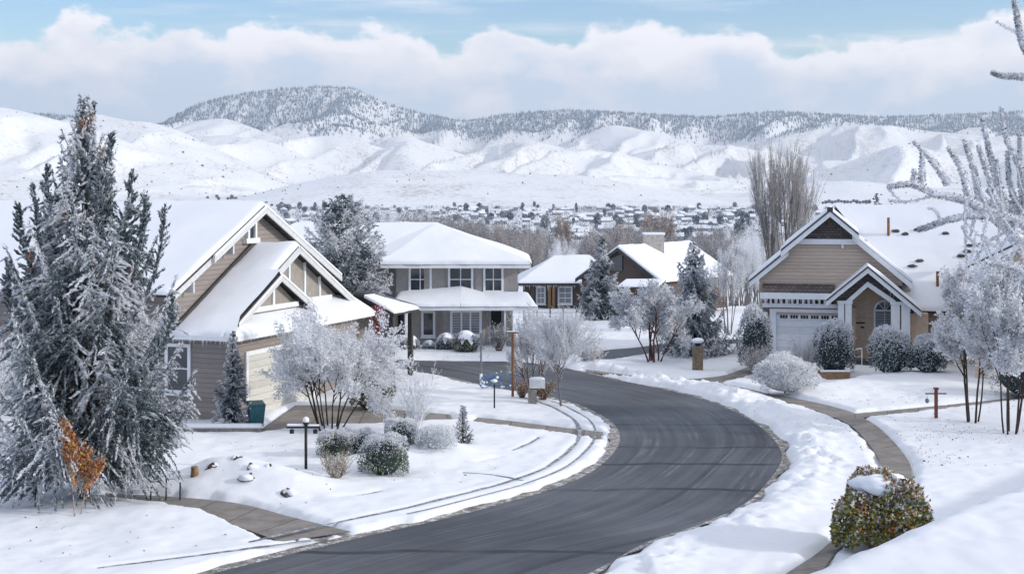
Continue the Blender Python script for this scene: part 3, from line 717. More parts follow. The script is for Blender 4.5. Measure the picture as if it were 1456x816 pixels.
    if cones_:
        cc = []; cd = []
        for k in range(cones_):
            f = .3+.62*rs.random(); az = rs.random()*6.28; Rb = float(np.interp(f, fr, pr))*(.35+.5*rs.random())
            p0 = np.array([math.cos(az)*Rb, math.sin(az)*Rb-.0, f*h]); n = 34; p0 = p0*np.array([1,1,1])-np.array([0,.25*Rb,0])
            cc.append(p0+rs.normal(size=(n,3))*np.array([.05,.05,.13])); cd.append(rs.normal(size=(n,3))+np.array([0,0,-1.5]))
        cc = np.concatenate(cc); leaves('dead_sprays', cc, np.concatenate(cd), np.full(len(cc), .10), np.full(len(cc), .035), ['dead_brown', 'leaf_rust'], (rs.random(len(cc)) < .25).astype(int), t)
    return t
def shrub(nm, label, px, py, w_px, h_px, seed, n=3500, box=2.0, leaf=(.06,.035), green='needle_dark', mid='needle_grey', snow=.45, cap=0.0, cat='shrub', group=None, lump=.16, depth=1.0, warm=None, base=.0, snowtop=False):
    loc, h, w = place(px, py, h_px, w_px); rs = np.random.default_rng(seed); t = thing(nm, label, cat, loc, rs.random()*.3, group)
    a = rs.normal(size=(n,3)); a = unit(a); a[:,2] = np.where(a[:,2] < -.55, -a[:,2], a[:,2])
    e = 2.0/box; q = np.sign(a)*np.abs(a)**e; q /= (np.abs(q)**box).sum(1)[:,None]**(1/box)
    lf = vnoise(a[:,0]*2.6+seed, a[:,1]*2.6+a[:,2]*2.1, seed)-.5
    lf2 = vnoise(a[:,0]*6+seed*3, a[:,1]*6+a[:,2]*5, seed+9)-.5; rad = (.80+.2*rs.random(n)**.5)+lump*lf*2+lump*.8*lf2+(rs.random(n) < .04)*.10*rs.random(n)
    inner = rs.random(n) < .25; rad = np.where(inner, rad*(.55+.4*rs.random(n)), rad)
    c = q*rad[:,None]*np.array([w/2, w/2*depth, h*.56])+np.array([0,0,h*.45+base]); ok = c[:,2] > .01; c = c[ok]; a = a[ok]; inner = inner[ok]; n = len(c)
    u = rs.random(n); wn = vnoise(c[:,0]*7, c[:,1]*7+c[:,2]*6, seed+3)
    ps = snow*(.22+.55*wn+(1.9 if snowtop else 1.0)*np.clip(a[:,2]-(.1 if snowtop else -.1), 0, 1))*np.where(inner, .25, 1)
    mats = [green, mid, 'needle_frost', 'frost_white']; mi = np.where(u < ps*.75, 3, np.where(u < ps*1.3, 2, np.where(u < ps*1.3+.35, 1, 0)))
    if warm:
        mats = mats+list(warm); k = (mi < 2) & (rs.random(n) < .62); cl = np.clip(vnoise(c[:,0]*4.5, c[:,1]*4.5+c[:,2]*4.5, seed+31)*.8+.35*np.clip(c[:,2]/h, 0, 1)-.12+.30*(rs.random(n)-.5), 0, .999); mi = np.where(k, 4+(cl*len(warm)).astype(int), mi)
    m0 = MB(); ci = .27 if warm else .36; m0.ball((0,0,h*(.34 if warm else .42)+base), 1, (w*ci, w*ci*depth, h*(.30 if warm else .42)), 16, 10, 0, seed, .08)
    m0.build('inner_foliage', 'needle_frost' if snow > 1 else ('dead_brown' if warm else 'needle_dark'), t, True)
    leaves('foliage', c, a+rs.normal(size=(n,3))*.7, leaf[0]*(.6+.8*rs.random(n)), leaf[1]*(.6+.8*rs.random(n)), mats, mi, t)
    st = [(np.array([[0,0,-.05],[math.cos(k)*w*.1, math.sin(k)*w*.1, h*.4],[math.cos(k)*w*.3, math.sin(k)*w*.3, h*.8]]), np.array([.02,.015,.006])) for k in (0,1.2,2.5,3.7,5)]
    tubes('stems', st, ['bark_dark'], t, 4)
    if cap and warm:
        m1 = MB(); m1.ball((-.05*w,-.10*w,h*.90+base), w*.27, (1.15,.95,.42), 22, 12, 0, seed, .16); m1.ball((.17*w,-.02*w,h*.88+base), w*.15, (1.2,1,.5), 16, 10, 0, seed+1, .16); m1.build('snow_cap', 'snow_cap', t, True)
    elif cap:
        nu, nv = 28, 10; V = []; 
        for j in range(nv+1):
            for i in range(nu):
                th = 6.2832*i/nu; r = cap*j/nv*(1+.26*math.sin(3*th+seed)+.2*math.sin(5*th+seed*2)+.12*math.sin(9*th+seed))
                dx, dy = math.cos(th)*r, math.sin(th)*r; zz = max(0, 1-min(1, math.hypot(dx, dy))**box)**(1/box)
                V.append((dx*w/2*.97, dy*w/2*depth*.97, h*.45+zz*h*.56+.07*(1-(j/nv)**3)-.03+(.05 if warm else 0)+base+.05*float(vnoise(np.array([dx*4+seed]), np.array([dy*4]), 4)[0])))
        Fq = [(j*nu+i, j*nu+(i+1) % nu, (j+1)*nu+(i+1) % nu, (j+1)*nu+i) for j in range(nv) for i in range(nu)]
        np_mesh('snow_cap', V, [np.array(Fq)[:, ::-1]], ['snow_cap'], None, t, True)
    return t
def twig_bush(nm, label, px, py, w_px, h_px, seed, n=60, frost=2500, bark='twig_brown', tw='twig_frost', spread=.5, cat='shrub', group=None, leaf=(.05,.028), lm=(('frost_white', .5), ('needle_frost', .5)), r=.012, kids=(2,4), maxd=2, up=.12):
    loc, h, w = place(px, py, h_px, w_px); rs = np.random.default_rng(seed); t = thing(nm, label, cat, loc, 0, group); out = []
    for k in range(n):
        az = rs.random()*6.28; ln = spread*rs.random()**.6
        grow(rs, (math.cos(az)*.03, math.sin(az)*.03, -.03), (math.cos(az)*ln, math.sin(az)*ln, 1), .55+.3*rs.random(), r, 0, maxd, out, 5, up, .2, kids, .45, .5, .3)
    out = fit(out, h, w)
    out = [(d, p, np.maximum(rr*(1 if d == 0 else .7), .005)) for d, p, rr in out]
    tubes('stems', [(p, rr) for d, p, rr in out if d == 0], [bark], t, 4)
    tg = [(p, rr) for d, p, rr in out if d > 0]
    if tg: tubes('twigs', tg, [tw], t, 3)
    if frost:
        C, Dd = sample(out, 0 if maxd == 0 else 1, frost, rs); names = [m for m, _ in lm]; pr = np.array([q for _, q in lm]); mi = rs.choice(len(names), frost, p=pr/pr.sum())
        leaves('frost', C+rs.normal(size=C.shape)*leaf[0]*.5, Dd+rs.normal(size=C.shape)*.6, leaf[0]*(.6+.8*rs.random(frost)), leaf[1]*(.6+.8*rs.random(frost)), names, mi, t)
    return t
town()
# ------------------------------------------------------------------ houses
def snow_slab(name, A, B, C, D, parent, T=.16, free=(1,1,1,1), nx=26, ny=14, mat='snow_roof', seed=0, over=.03):
    """snow lying on the roof plane A(eave left) B(eave right) C(ridge right) D(ridge left); free = eave,right,ridge,left edges that are rounded off"""
    A, B, C, D = [np.array(p, float) for p in (A, B, C, D)]
    W = max(np.linalg.norm(B-A), np.linalg.norm(C-D)); Hh = max(np.linalg.norm(D-A), np.linalg.norm(C-B))
    def ts(n, L):
        e = min(.3, .12*L)/L; a = np.linspace(e, 1-e, n-7); return np.concatenate([[0, e*.08, e*.3, e*.6], a[0:], [1-e*.6, 1-e*.3, 1-e*.08, 1]])
    us, vs = ts(max(9, nx), W), ts(max(9, ny), Hh); U, Vv = np.meshgrid(us, vs)
    u = U.ravel()[:,None]; v = Vv.ravel()[:,None]
    p = (A*(1-u)+B*u)*(1-v)+(D*(1-u)+C*u)*v
    du = W*U.ravel(); dv = Hh*Vv.ravel()
    def prof(d, f): 
        k = np.clip(d/.22, 0, 1); return np.sqrt(np.clip(1-(1-k)**2, 0, 1)) if f else np.ones_like(d)
    hgt = prof(dv, free[0])*prof(Hh-dv, free[2])*prof(du, free[3])*prof(W-du, free[1])
    nzs = (fbm(p[:,0]*.9+seed, p[:,1]*.9+p[:,2]*.7, 3, 12+seed)-.5)*.09+(vnoise(p[:,0]*.38+seed, p[:,1]*.38+p[:,2]*.3, 5+seed)-.5)*.12
    p[:,2] += hgt*(T+nzs)+.004
    if free[0]:    # the lip sags unevenly over the eave
        out = (A+B-C-D); out[2] = 0; out /= max(1e-6, np.linalg.norm(out)); k = np.clip(1-dv/.25, 0, 1)
        p += out*(k*(.02+.19*(fbm(du*1.3+seed, du*0, 3, 5)-.35)))[:,None]
    m = len(us); i = np.arange((len(vs)-1)*m).reshape(-1, m)[:, :-1].ravel(); Fq = np.stack([i, i+1, i+m+1, i+m], 1)
    e1 = B-A if np.linalg.norm(B-A) > .01 else C-D
    if np.cross(e1, (D+C)-(A+B))[2] < 0: Fq = Fq[:, ::-1]
    return np_mesh(name, p, [Fq], [mat], None, parent, True)
def deck(mb, A, B, C, D, th=.14, m=0): mb.prism([A, B, C, D], (0,0,-th), m) if (Vector(C)-Vector(D)).length > .01 else mb.prism([A, B, C], (0,0,-th), m)
def roof_plane(parent, A, B, C, D, free=(1,1,1,1), T=.16, deckmat='shingle_roof', seed=0, fascia=None, th=.10, nx=26, ny=14):
    mb = MB(); deck(mb, A, B, C, D, th); r = mb.build('roof', deckmat, parent); snow_slab('roof_snow', A, B, C, D, r, T, free, nx, ny, seed=seed//10*10); return r
def board(mb, a, b, h=.24, t=.06, n=(0,-1,0), drop=.02, m=0):
    """bargeboard / fascia from a to b, hanging h below the line, t thick along n"""
    a, b, n = Vector(a), Vector(b), Vector(n)
    a = a-Vector((0,0,drop)); b = b-Vector((0,0,drop))
    mb.prism([a, b, b-Vector((0,0,h)), a-Vector((0,0,h))], n*t, m)
def window(parent, x0, z0, x1, z1, y, nx=2, nz=2, fr=.11, bar=.04, face=-1, axis_='x', blinds=False, sill=True, arch=False, frame_mat='white_trim', name='window'):
    """a window in the plane y (faces -y), or in plane x when axis_='y' (x/y swapped)"""
    def mp(x, y_, z): return (x, y_, z) if axis_ == 'x' else (y_, x, z)
    mb = MB()
    def bx(a, b, c, d, e, f_):
        p, q = mp(a, b, c), mp(d, e, f_); mb.box(min(p[0], q[0]), min(p[1], q[1]), c, max(p[0], q[0]), max(p[1], q[1]), f_)
    f = face
    bx(x0, y, z0, x0+fr, y+f*.07, z1); bx(x1-fr, y, z0, x1, y+f*.07, z1); bx(x0+fr, y, z0, x1-fr, y+f*.07, z0+fr); 
    if not arch: bx(x0+fr, y, z1-fr, x1-fr, y+f*.07, z1)
    if sill: bx(x0-.05, y, z0-.07, x1+.05, y+f*.12, z0-.002)
    w = (x1-x0-2*fr); hh = z1-z0-2*fr
    for k in range(1, nx): xx = x0+fr+w*k/nx; bx(xx-bar/2, y+f*.012, z0+fr, xx+bar/2, y+f*.05, z1-fr)
    for k in range(1, nz): zz = z0+fr+hh*k/nz; bx(x0+fr, y+f*.014, zz-bar/2, x1-fr, y+f*.045, zz+bar/2)
    o = mb.build(name, frame_mat, parent, bevel=.008)
    g = MB(); p, q = mp(x0+fr*.5, y+f*.004, 0), mp(x1-fr*.5, y+f*.018, 0); g.box(min(p[0],q[0]), min(p[1],q[1]), z0+fr*.5, max(p[0],q[0]), max(p[1],q[1]), z1-fr*.5); g.build('pane', 'window_glass', o)
    if blinds:
        b = MB(); n = int(hh/.085)
        for k in range(n):
            zz = z0+fr+hh*(k+.5)/n; p, q = mp(x0+fr, y+f*.020, 0), mp(x1-fr, y+f*.028, 0); b.box(min(p[0],q[0]), min(p[1],q[1]), zz-.026, max(p[0],q[0]), max(p[1],q[1]), zz+.014)
        b.build('blinds', 'blind_white', o)
    return o
def icicles(mb, a, b, n, seed, m=0, L=.25):
    r = random.Random(seed); a, b = Vector(a), Vector(b)
    for k in range(n):
        p = a.lerp(b, r.random()); l = L*(.3+r.random()**2); w = .018
        mb.add([p+Vector((w,0,0)), p+Vector((-w*.5,w*.8,0)), p+Vector((-w*.5,-w*.8,0)), p-Vector((0,0,l))], [(0,3,1),(1,3,2),(2,3,0)], m)
# ---- 1: the taupe house on the left, its garage turned to the right
h1 = thing('garage_house', 'taupe sided house with stepped snowy gables and a cream garage door', 'house', (-10.04, 51.0, 0), R(70))
def house1():
    p = h1; E = 6.3; zr = 6.24; k = .5
    z_at = lambda s: zr-k*abs(s-E)
    # walls (local x runs along the garage front, y goes back)
    mb = MB(); mb.box(.55,.55,-.2,11.2,17,3.28); mb.build('wall', 'siding_taupe', p)
    mb = MB(); mb.prism([(.6,2.75,3.0),(12.0,2.75,3.0),(12.0,2.75,7.87-.47*5.7-.2),(E,2.75,7.66),(.6,2.75,7.87-.47*5.7-.2)], (0,14.2,0)); mb.build('upper_wall', 'siding_taupe', p)
    mb = MB(); mb.prism([(1.3,1.15,3.5),(11.3,1.15,3.5),(E,1.15,zr-.16)], (0,1.55,0)); gw = mb.build('gable_wall', 'gable_tan', p)
    t = MB()
    for s in (E-.1, 7.5, 8.8): t.box(s-.06, 1.08, 3.95, s+.06, 1.147, z_at(s)-.12)
    t.box(6.3, .98, 3.86, 9.7, 1.147, 4.06); t.build('batten', 'white_trim', gw)
    # garage roof
    L0, R0 = .2, 11.75
    sm = 4.3
    roof_plane(p, (L0,2.9,z_at(L0)), (L0,.45,z_at(L0)), (sm,.45,z_at(sm)), (sm,2.9,z_at(sm)), (1,0,0,0), seed=1, nx=22, ny=26)
    roof_plane(p, (sm,2.9,z_at(sm)), (sm,.75,z_at(sm)), (E,.75,zr), (E,2.9,zr), (0,1,0,0), seed=1, nx=22, ny=20)
    roof_plane(p, (L0,.47,z_at(L0)), (L0,-.05,z_at(L0)), (1.35,.47,z_at(1.35)), (1.35,.47,z_at(1.35)), (1,0,0,0), seed=4, nx=12, ny=14)
    roof_plane(p, (R0,.75,z_at(R0)), (R0,2.7,z_at(R0)), (E,2.7,zr), (E,.75,zr), (1,0,0,1), seed=2, nx=16, ny=26)
    # low apron roof in front of the gables
    roof_plane(p, (L0,-.05,z_at(L0)), (R0,-.05,z_at(L0)), (R0,1.2,3.86), (L0+1.35,1.2,3.86), (1,1,0,0), seed=3, nx=50, ny=12)
    # small front gable
    c, za, kk = 4.3, z_at(4.3), .5; zs = lambda s: za-kk*abs(s-c)
    roof_plane(p, (7.2,.45,zs(7.2)), (7.2,1.6,zs(7.2)), (c,2.4,za), (c,.45,za), (1,0,0,1), T=.13, seed=6, nx=14, ny=20)
    mb = MB(); mb.prism([(1.7,.8,3.6),(6.9,.8,3.6),(c,.8,za-.16)], (0,.4,0)); g2_ = mb.build('gable_wall', 'gable_tan', p)
    t = MB(); t.box(c-.07,.72,3.95,c+.07,.797,za-.3); t.box(2.55,.62,3.86,6.1,.797,4.05); t.build('batten', 'white_trim', g2_)
    b = MB()
    board(b, (1.05,.42,zs(1.05)), (c,.42,za), .26, .06); board(b, (c,.42,za), (7.25,.42,zs(7.25)), .26, .06)
    board(b, (E,.72,zr), (R0+.03,.72,z_at(R0)), .28, .06); board(b, (L0+1.0,.72,z_at(L0+1)), (E,.72,zr), .28, .06)
    b.build('bargeboard', 'bargeboard', p)
    s_ = MB()
    for (x0, x1, zz, y) in ((1.05,c,zs,.42),(c,7.25,zs,.42),(E,R0,z_at,.72)): board(s_, (x0,y-.062,zz(x0)+.03), (x1,y-.062,zz(x1)+.03), .09, .03)
    s_.build('roof_edge', 'white_trim', p)
    f = MB(); f.box(L0+.02,-.12,3.04,R0,-.062,3.235); f.box(L0-.07,-.06,3.04,L0-.005,2.7,3.22); f.box(L0,-.055,3.02,R0,.6,3.06); f.build('fascia', 'white_trim', p)
    ic = MB(); icicles(ic, (L0-.04,0,3.06), (L0-.04,2.6,3.06), 40, 1); icicles(ic, (L0,-.1,3.05), (R0,-.1,3.05), 60, 2, 0, .15); ic.build('icicles', 'frost_white', p)
    # main roof
    zt, km = 7.87, .47; zm = lambda s: zt-km*abs(s-E); y0 = 2.3
    roof_plane(p, (-.45,18,zm(-.45)), (-.45,y0,zm(-.45)), (E,y0,zt), (E,18,zt), (1,1,0,0), T=.18, seed=7, nx=40, ny=26)
    roof_plane(p, (13.0,y0,zm(13)), (13.0,18,zm(13)), (E,18,zt), (E,y0,zt), (1,0,0,1), T=.18, seed=8, nx=30, ny=20)
    b = MB(); board(b, (2.4,y0-.03,zm(2.4)), (E,y0-.03,zt), .30, .07); board(b, (E,y0-.03,zt), (13.05,y0-.03,zm(13.05)), .30, .07)
    board(b, (-.5,y0+.12,zm(-.5)-.03), (2.4,y0+.12,zm(2.4)-.03), .34, .07)
    for s in (3.9, 1.1): b.box(s-.05, y0-.02, zm(s)-.75, s+.05, 2.748, zm(s)-.35)
    b.build('bargeboard', 'bargeboard', p)
    fl = MB(); board(fl, (L0+.1,2.68,z_at(L0)+.30), (E-.05,2.68,zr+.30), .26, .07); fl.build('flashing', 'dark_fascia', p)
    rs = MB(); board(rs, (E,y0-.102,zt+.035), (13,y0-.102,zm(13)+.035), .09, .03); board(rs, (2.4,y0-.102,zm(2.4)+.035), (E,y0-.102,zt+.035), .09, .03); rs.build('roof_edge', 'white_trim', p)
    # attic vent in the gable
    v = MB(); v.box(5.55,2.60,6.55,5.68,2.747,7.28); v.box(6.12,2.60,6.55,6.25,2.747,7.2); v.box(5.35,2.55,6.35,6.4,2.747,6.55); av = v.build('attic_window', 'white_trim', p)
    d = MB(); d.box(5.68,2.70,6.55,6.12,2.746,7.3); d.build('pane', 'window_glass', av)
    vp = MB(); zq = zm(2.2); vp.tube([(2.2,5.6,zq),(2.2,5.6,zq+.62),(2.2,5.72,zq+.72),(2.2,6.1,zq+.66)], .05, 8); vp.build('vent_pipe', 'black_metal', p)
    # sash window on the near side wall, corner boards, garage door
    window(p, 2.05, 1.0, 3.15, 2.85, .55, 1, 2, .13, .05, -1, 'y')
    cb = MB(); cb.box(.50,.49,-.2,.62,.62,3.24); cb.build('corner_board', 'siding_taupe', p)
    g = MB(); g.box(1.95,.50,-.1,7.05,.548,2.32); gd = g.build('garage_door', 'garage_cream', p)
    g = MB(); g.box(1.78,.46,-.1,1.948,.547,2.48); g.box(7.052,.46,-.1,7.22,.547,2.48); g.box(1.95,.46,2.322,7.05,.547,2.48); g.build('frame', 'white_trim', gd)
    ln = MB(); ln.box(8.2,.40,1.9,8.4,.548,2.25); ln.build('wall_lamp', 'black_metal', p)
    # entry porch roof with posts
    roof_plane(p, (11.9,-.9,3.12), (14.6,-.9,3.12), (13.7,.9,3.72), (12.6,.9,3.72), (1,1,0,1), T=.14, seed=9, nx=16, ny=14)
    roof_plane(p, (14.6,-.9,3.12), (14.6,2.6,3.12), (13.7,2.0,3.72), (13.7,.9,3.72), (1,1,0,0), T=.14, seed=10, nx=12, ny=12)
    for s in (12.2, 14.2): po = MB(); po.box(s,-.7,0,s+.2,-.5,3.05); po.build('porch_post', 'dark_fascia', p)
    po = MB(); po.box(12.0,1.0,-.1,14.3,4,3.0); po.build('porch_wall', 'stone_grey', p)
house1()
# ---- 2: the two-storey grey house
h2 = thing('grey_house', 'two storey grey house with white framed windows and a snowy porch roof', 'house', (-3.0, 77.0, 0))
def W2(px, py, D): q = P(px, py, D); return q.x+3.0, q.z
def house2():
    p = h2
    X = lambda px, D=77.: (px-CX)/F*D+3.0
    Z = lambda py, D=77.: H-(py-HZ)/F*D
    xl, xr = X(563), X(736)
    m = MB(); m.box(xl,0,2.2,xr,7,4.5); m.box(-12,1.2,-.3,xl-.002,7,4.5); m.build('upper_wall', 'stucco_grey', p)
    for a, b in ((603,632),(676,685)): m = MB(); m.box(X(a),-.06,2.7,X(b),-.002,4.45); m.build('pilaster', 'stucco_grey', p)
    m = MB(); m.box(X(580),-.1,-.3,X(695),6.8,2.7); m.box(X(695)+.002,1.0,-.3,X(728),6.8,2.7); m.box(X(718),-.05,-.3,X(729),.99,2.6); m.build('wall', 'stucco_grey', p)
    m = MB(); m.prism([(X(625),-.1,-.3),(X(690),-.1,-.3),(X(687),-.42,-.3),(X(631),-.42,-.3)], (0,0,2.7)); m.build('bay_wall', 'stucco_grey', p)
    ez = 4.5; y0 = -.75
    A, B = (X(540,76.2), y0, ez), (X(754,76.2), y0, ez); ap = (-1.22, 3.5, 6.47); le = (-9.4, 3.5, 6.47)
    roof_plane(p, A, B, ap, ap, (1,0,0,0), T=.18, seed=21, nx=40, ny=24)
    roof_plane(p, B, (B[0],7.9,ez), ap, ap, (1,0,0,0), T=.18, seed=22, nx=30, ny=20)
    roof_plane(p, (-12.6,.5,ez), (A[0]+.3,.5,ez), ap, le, (1,0,0,1), T=.18, seed=23, nx=40, ny=20)
    roof_plane(p, (A[0]-1.7,.52,ez+.03), A, ap, ap, (1,0,0,0), T=.18, seed=24, nx=14, ny=20)
    roof_plane(p, (B[0],7.9,ez), (-12.6,7.9,ez), le, ap, (1,0,0,0), T=.18, seed=25, nx=30, ny=14)
    m = MB(); m.box(A[0],y0-.03,ez-.20,B[0],y0+.03,ez-.02); m.box(B[0]-.03,y0+.032,ez-.20,B[0]+.03,7.8,ez-.02); m.box(A[0],y0+.032,ez-.17,B[0]-.04,-.002,ez-.12); m.box(-12.5,.47,ez-.2,A[0]-.01,.53,ez-.02); m.build('fascia', 'white_trim', p)
    # porch roof wrapping the front
    e2 = 2.32; yf = -1.75; top = 2.93
    a, b = (X(556,75.2), yf, e2), (X(764,75.2), yf, e2)
    c = X(656,76.6)
    roof_plane(p, a, (c,yf-.02,e2), (c,-.05,3.12), (X(566,77),-.05,2.86), (1,0,0,1), T=.15, seed=26, nx=30, ny=14)
    roof_plane(p, (c,yf-.02,e2), (X(702,75.2),yf,e2), (X(684,77),-.05,2.84), (c,-.05,3.12), (1,0,0,0), T=.15, seed=27, nx=20, ny=14)
    roof_plane(p, (X(702,75.2),yf,e2), b, (X(752,77),-.05,2.84), (X(684,77),-.05,2.84), (1,1,0,0), T=.15, seed=28, nx=24, ny=14)
    m = MB(); m.box(a[0],yf-.03,e2-.2,b[0],yf+.03,e2-.02); m.box(b[0]-.03,yf+.032,e2-.2,b[0]+.03,0,e2-.02); m.box(a[0],yf+.032,e2-.2,a[0]+.06,-.1,e2-.02); m.box(a[0]+.07,yf+.032,e2-.17,b[0]-.04,-.45,e2-.12); m.build('porch_fascia', 'white_trim', p)
    for px in (577, 718, 759):
        m = MB(); m.box(X(px,75.4)-.05,-1.65,-.2,X(px,75.4)+.05,-1.55,e2-.2); m.build('porch_post', 'white_trim', p)
    for px, w in ((581,614),(637,673),(687,716)): window(p, X(px), Z(416), X(w), Z(378.5), -.002 if px != 999 else 0, 2, 2, .12, .05)
    window(p, X(599,76.9), Z(479,76.9), X(619,76.9), Z(441.5,76.9), -.102, 1, 1, .12)
    window(p, X(640,76.6), Z(478,76.6), X(685,76.6), Z(441,76.6), -.422, 3, 1, .13, .09, -1, 'x', True)
    m = MB(); m.box(X(697,78)+.05,.93,-.05,X(713,78),.998,2.12); d = m.build('door', 'door_dark', p)
    m = MB(); m.box(X(713,78)+.002,.90,-.05,X(713,78)+.12,.997,2.22); m.box(X(697,78)-.08,.90,-.05,X(697,78)+.048,.997,2.22); m.build('frame', 'white_trim', d)
    m = MB(); m.ball((X(711,78)-.04,.88,1.0), .035); m.build('handle', 'grey_metal', d)
house2()
# ---- 3: the brown house lower down the street
h3 = thing('brown_house', 'low brown house with a dark gable, pale chimney and snowy roofs beyond the grey house', 'house', (8.76, 115.0, -2.0))
def house3():
    p = h3; O = Vector((8.76,115,-2.0))
    Q = lambda px, py, D: P(px, py, D)-O
    # gabled block: rake foot, apex, ridge end
    ap = Vector((0,0,3.84+2)); u = Vector((.8,-.6,0)); r = Vector((.6,.8,0)); w = 4.1; rise = 2.65
    fr = ap+u*w-Vector((0,0,rise)); fl = ap-u*w-Vector((0,0,rise)); Lr = 11.5
    o = -r*.4
    roof_plane(p, fr+o, fr+r*Lr, ap+r*Lr, ap+o, (1,1,0,1), T=.2, seed=31)
    roof_plane(p, fl+r*Lr, fl+o, ap+o, ap+r*Lr, (1,1,0,0), T=.2, seed=32)
    m = MB(); e = u*(w-.35); m.prism([ap-e-Vector((0,0,rise+2.7)), ap+e-Vector((0,0,rise+2.7)), ap+e-Vector((0,0,rise-.02)), ap-Vector((0,0,.2)), ap-e-Vector((0,0,rise-.02))], r*(Lr-.4)); m.build('wall', 'siding_brown', p)
    b = MB(); n = -r
    for f_ in (fr, fl): board(b, ap+o, f_+o, .3, .07, n, .0)
    b.build('bargeboard', 'dark_fascia', p)
    m = MB(); s0 = ap+u*.25-r*.06; m.prism([s0-Vector((0,0,1.9)), s0-u*1.3-Vector((0,0,1.9)), s0-u*1.3-Vector((0,0,1.0)), s0-Vector((0,0,.5))], -r*.06); m.build('window', 'window_glass', p)
    a = Q(878,408,110.3); c = Q(936,408,110.0)
    roof_plane(p, a, c, c+r*1.2+Vector((0,0,.5)), a+r*1.2+Vector((0,0,.5)), T=.15, seed=33, nx=14, ny=9)
    m = MB(); m.box(a.x, a.y+.6, -1, c.x, a.y+2, a.z); m.build('entry_wall', 'siding_brown', p)
    cm = MB(); k = Q(929,352,118.5); k0 = Vector((k.x, k.y, 0)); cm.box(k.x-.85,k.y-.5,2.5,k.x+.85,k.y+.6,Q(0,334,118.5).z); ch = cm.build('chimney', 'chimney_stone', p)
    cs = MB(); cs.box(k.x-.92,k.y-.57,Q(0,334,118.5).z+.002,k.x+.92,k.y+.67,Q(0,334,118.5).z+.2); cs.build('snow_cap', 'snow_cap', ch, bevel=.08)
    # left wing: hipped roof over a dark wall
    D = 126.; ez = Q(0,402,D).z; rz = Q(0,366,D+5).z; x0, x1 = Q(737,0,D).x, Q(884,0,D).x; y0 = D-115-.6
    rl, rr_ = (Q(788,0,D+5).x, y0+5.2, rz), (Q(838,0,D+5).x, y0+5.2, rz)
    roof_plane(p, (x0,y0,ez), (x1,y0,ez), rr_, rl, (1,0,0,0), T=.2, seed=34)
    roof_plane(p, (x0,y0+9,ez), (x0,y0,ez), rl, rl, (1,0,0,0), T=.2, seed=35)
    roof_plane(p, (x1,y0,ez), (x1,y0+9,ez), rr_, rr_, (1,0,0,0), T=.2, seed=36)
    m = MB(); m.box(x0+.5,y0+.7,-.8,x1-.5,y0+8,ez-.05); m.build('wing_wall', 'siding_brown', p)
    m = MB(); m.box(x0,y0-.03,ez-.26,x1,y0+.04,ez-.03); m.build('fascia', 'dark_fascia', p)
    m = MB(); icicles(m, (x0,y0-.04,ez-.2), (x1,y0-.04,ez-.2), 60, 5, 0, .5); m.build('icicles', 'frost_white', p)
    for px0, px1 in ((762,776),(793,814)): window(p, Q(px0,0,D).x, Q(0,433,D).z, Q(px1,0,D).x, Q(0,407,D).z, y0+.698, 2, 3, .14, .05, -1, 'x', True)
    for px in (757,781,787):
        m = MB(); xx = Q(px,0,D).x; m.box(xx-.12,y0+.12,-1,xx+.12,y0+.36,ez-.26); m.build('porch_post', 'timber' if px != 757 else 'dark_fascia', p)
house3()
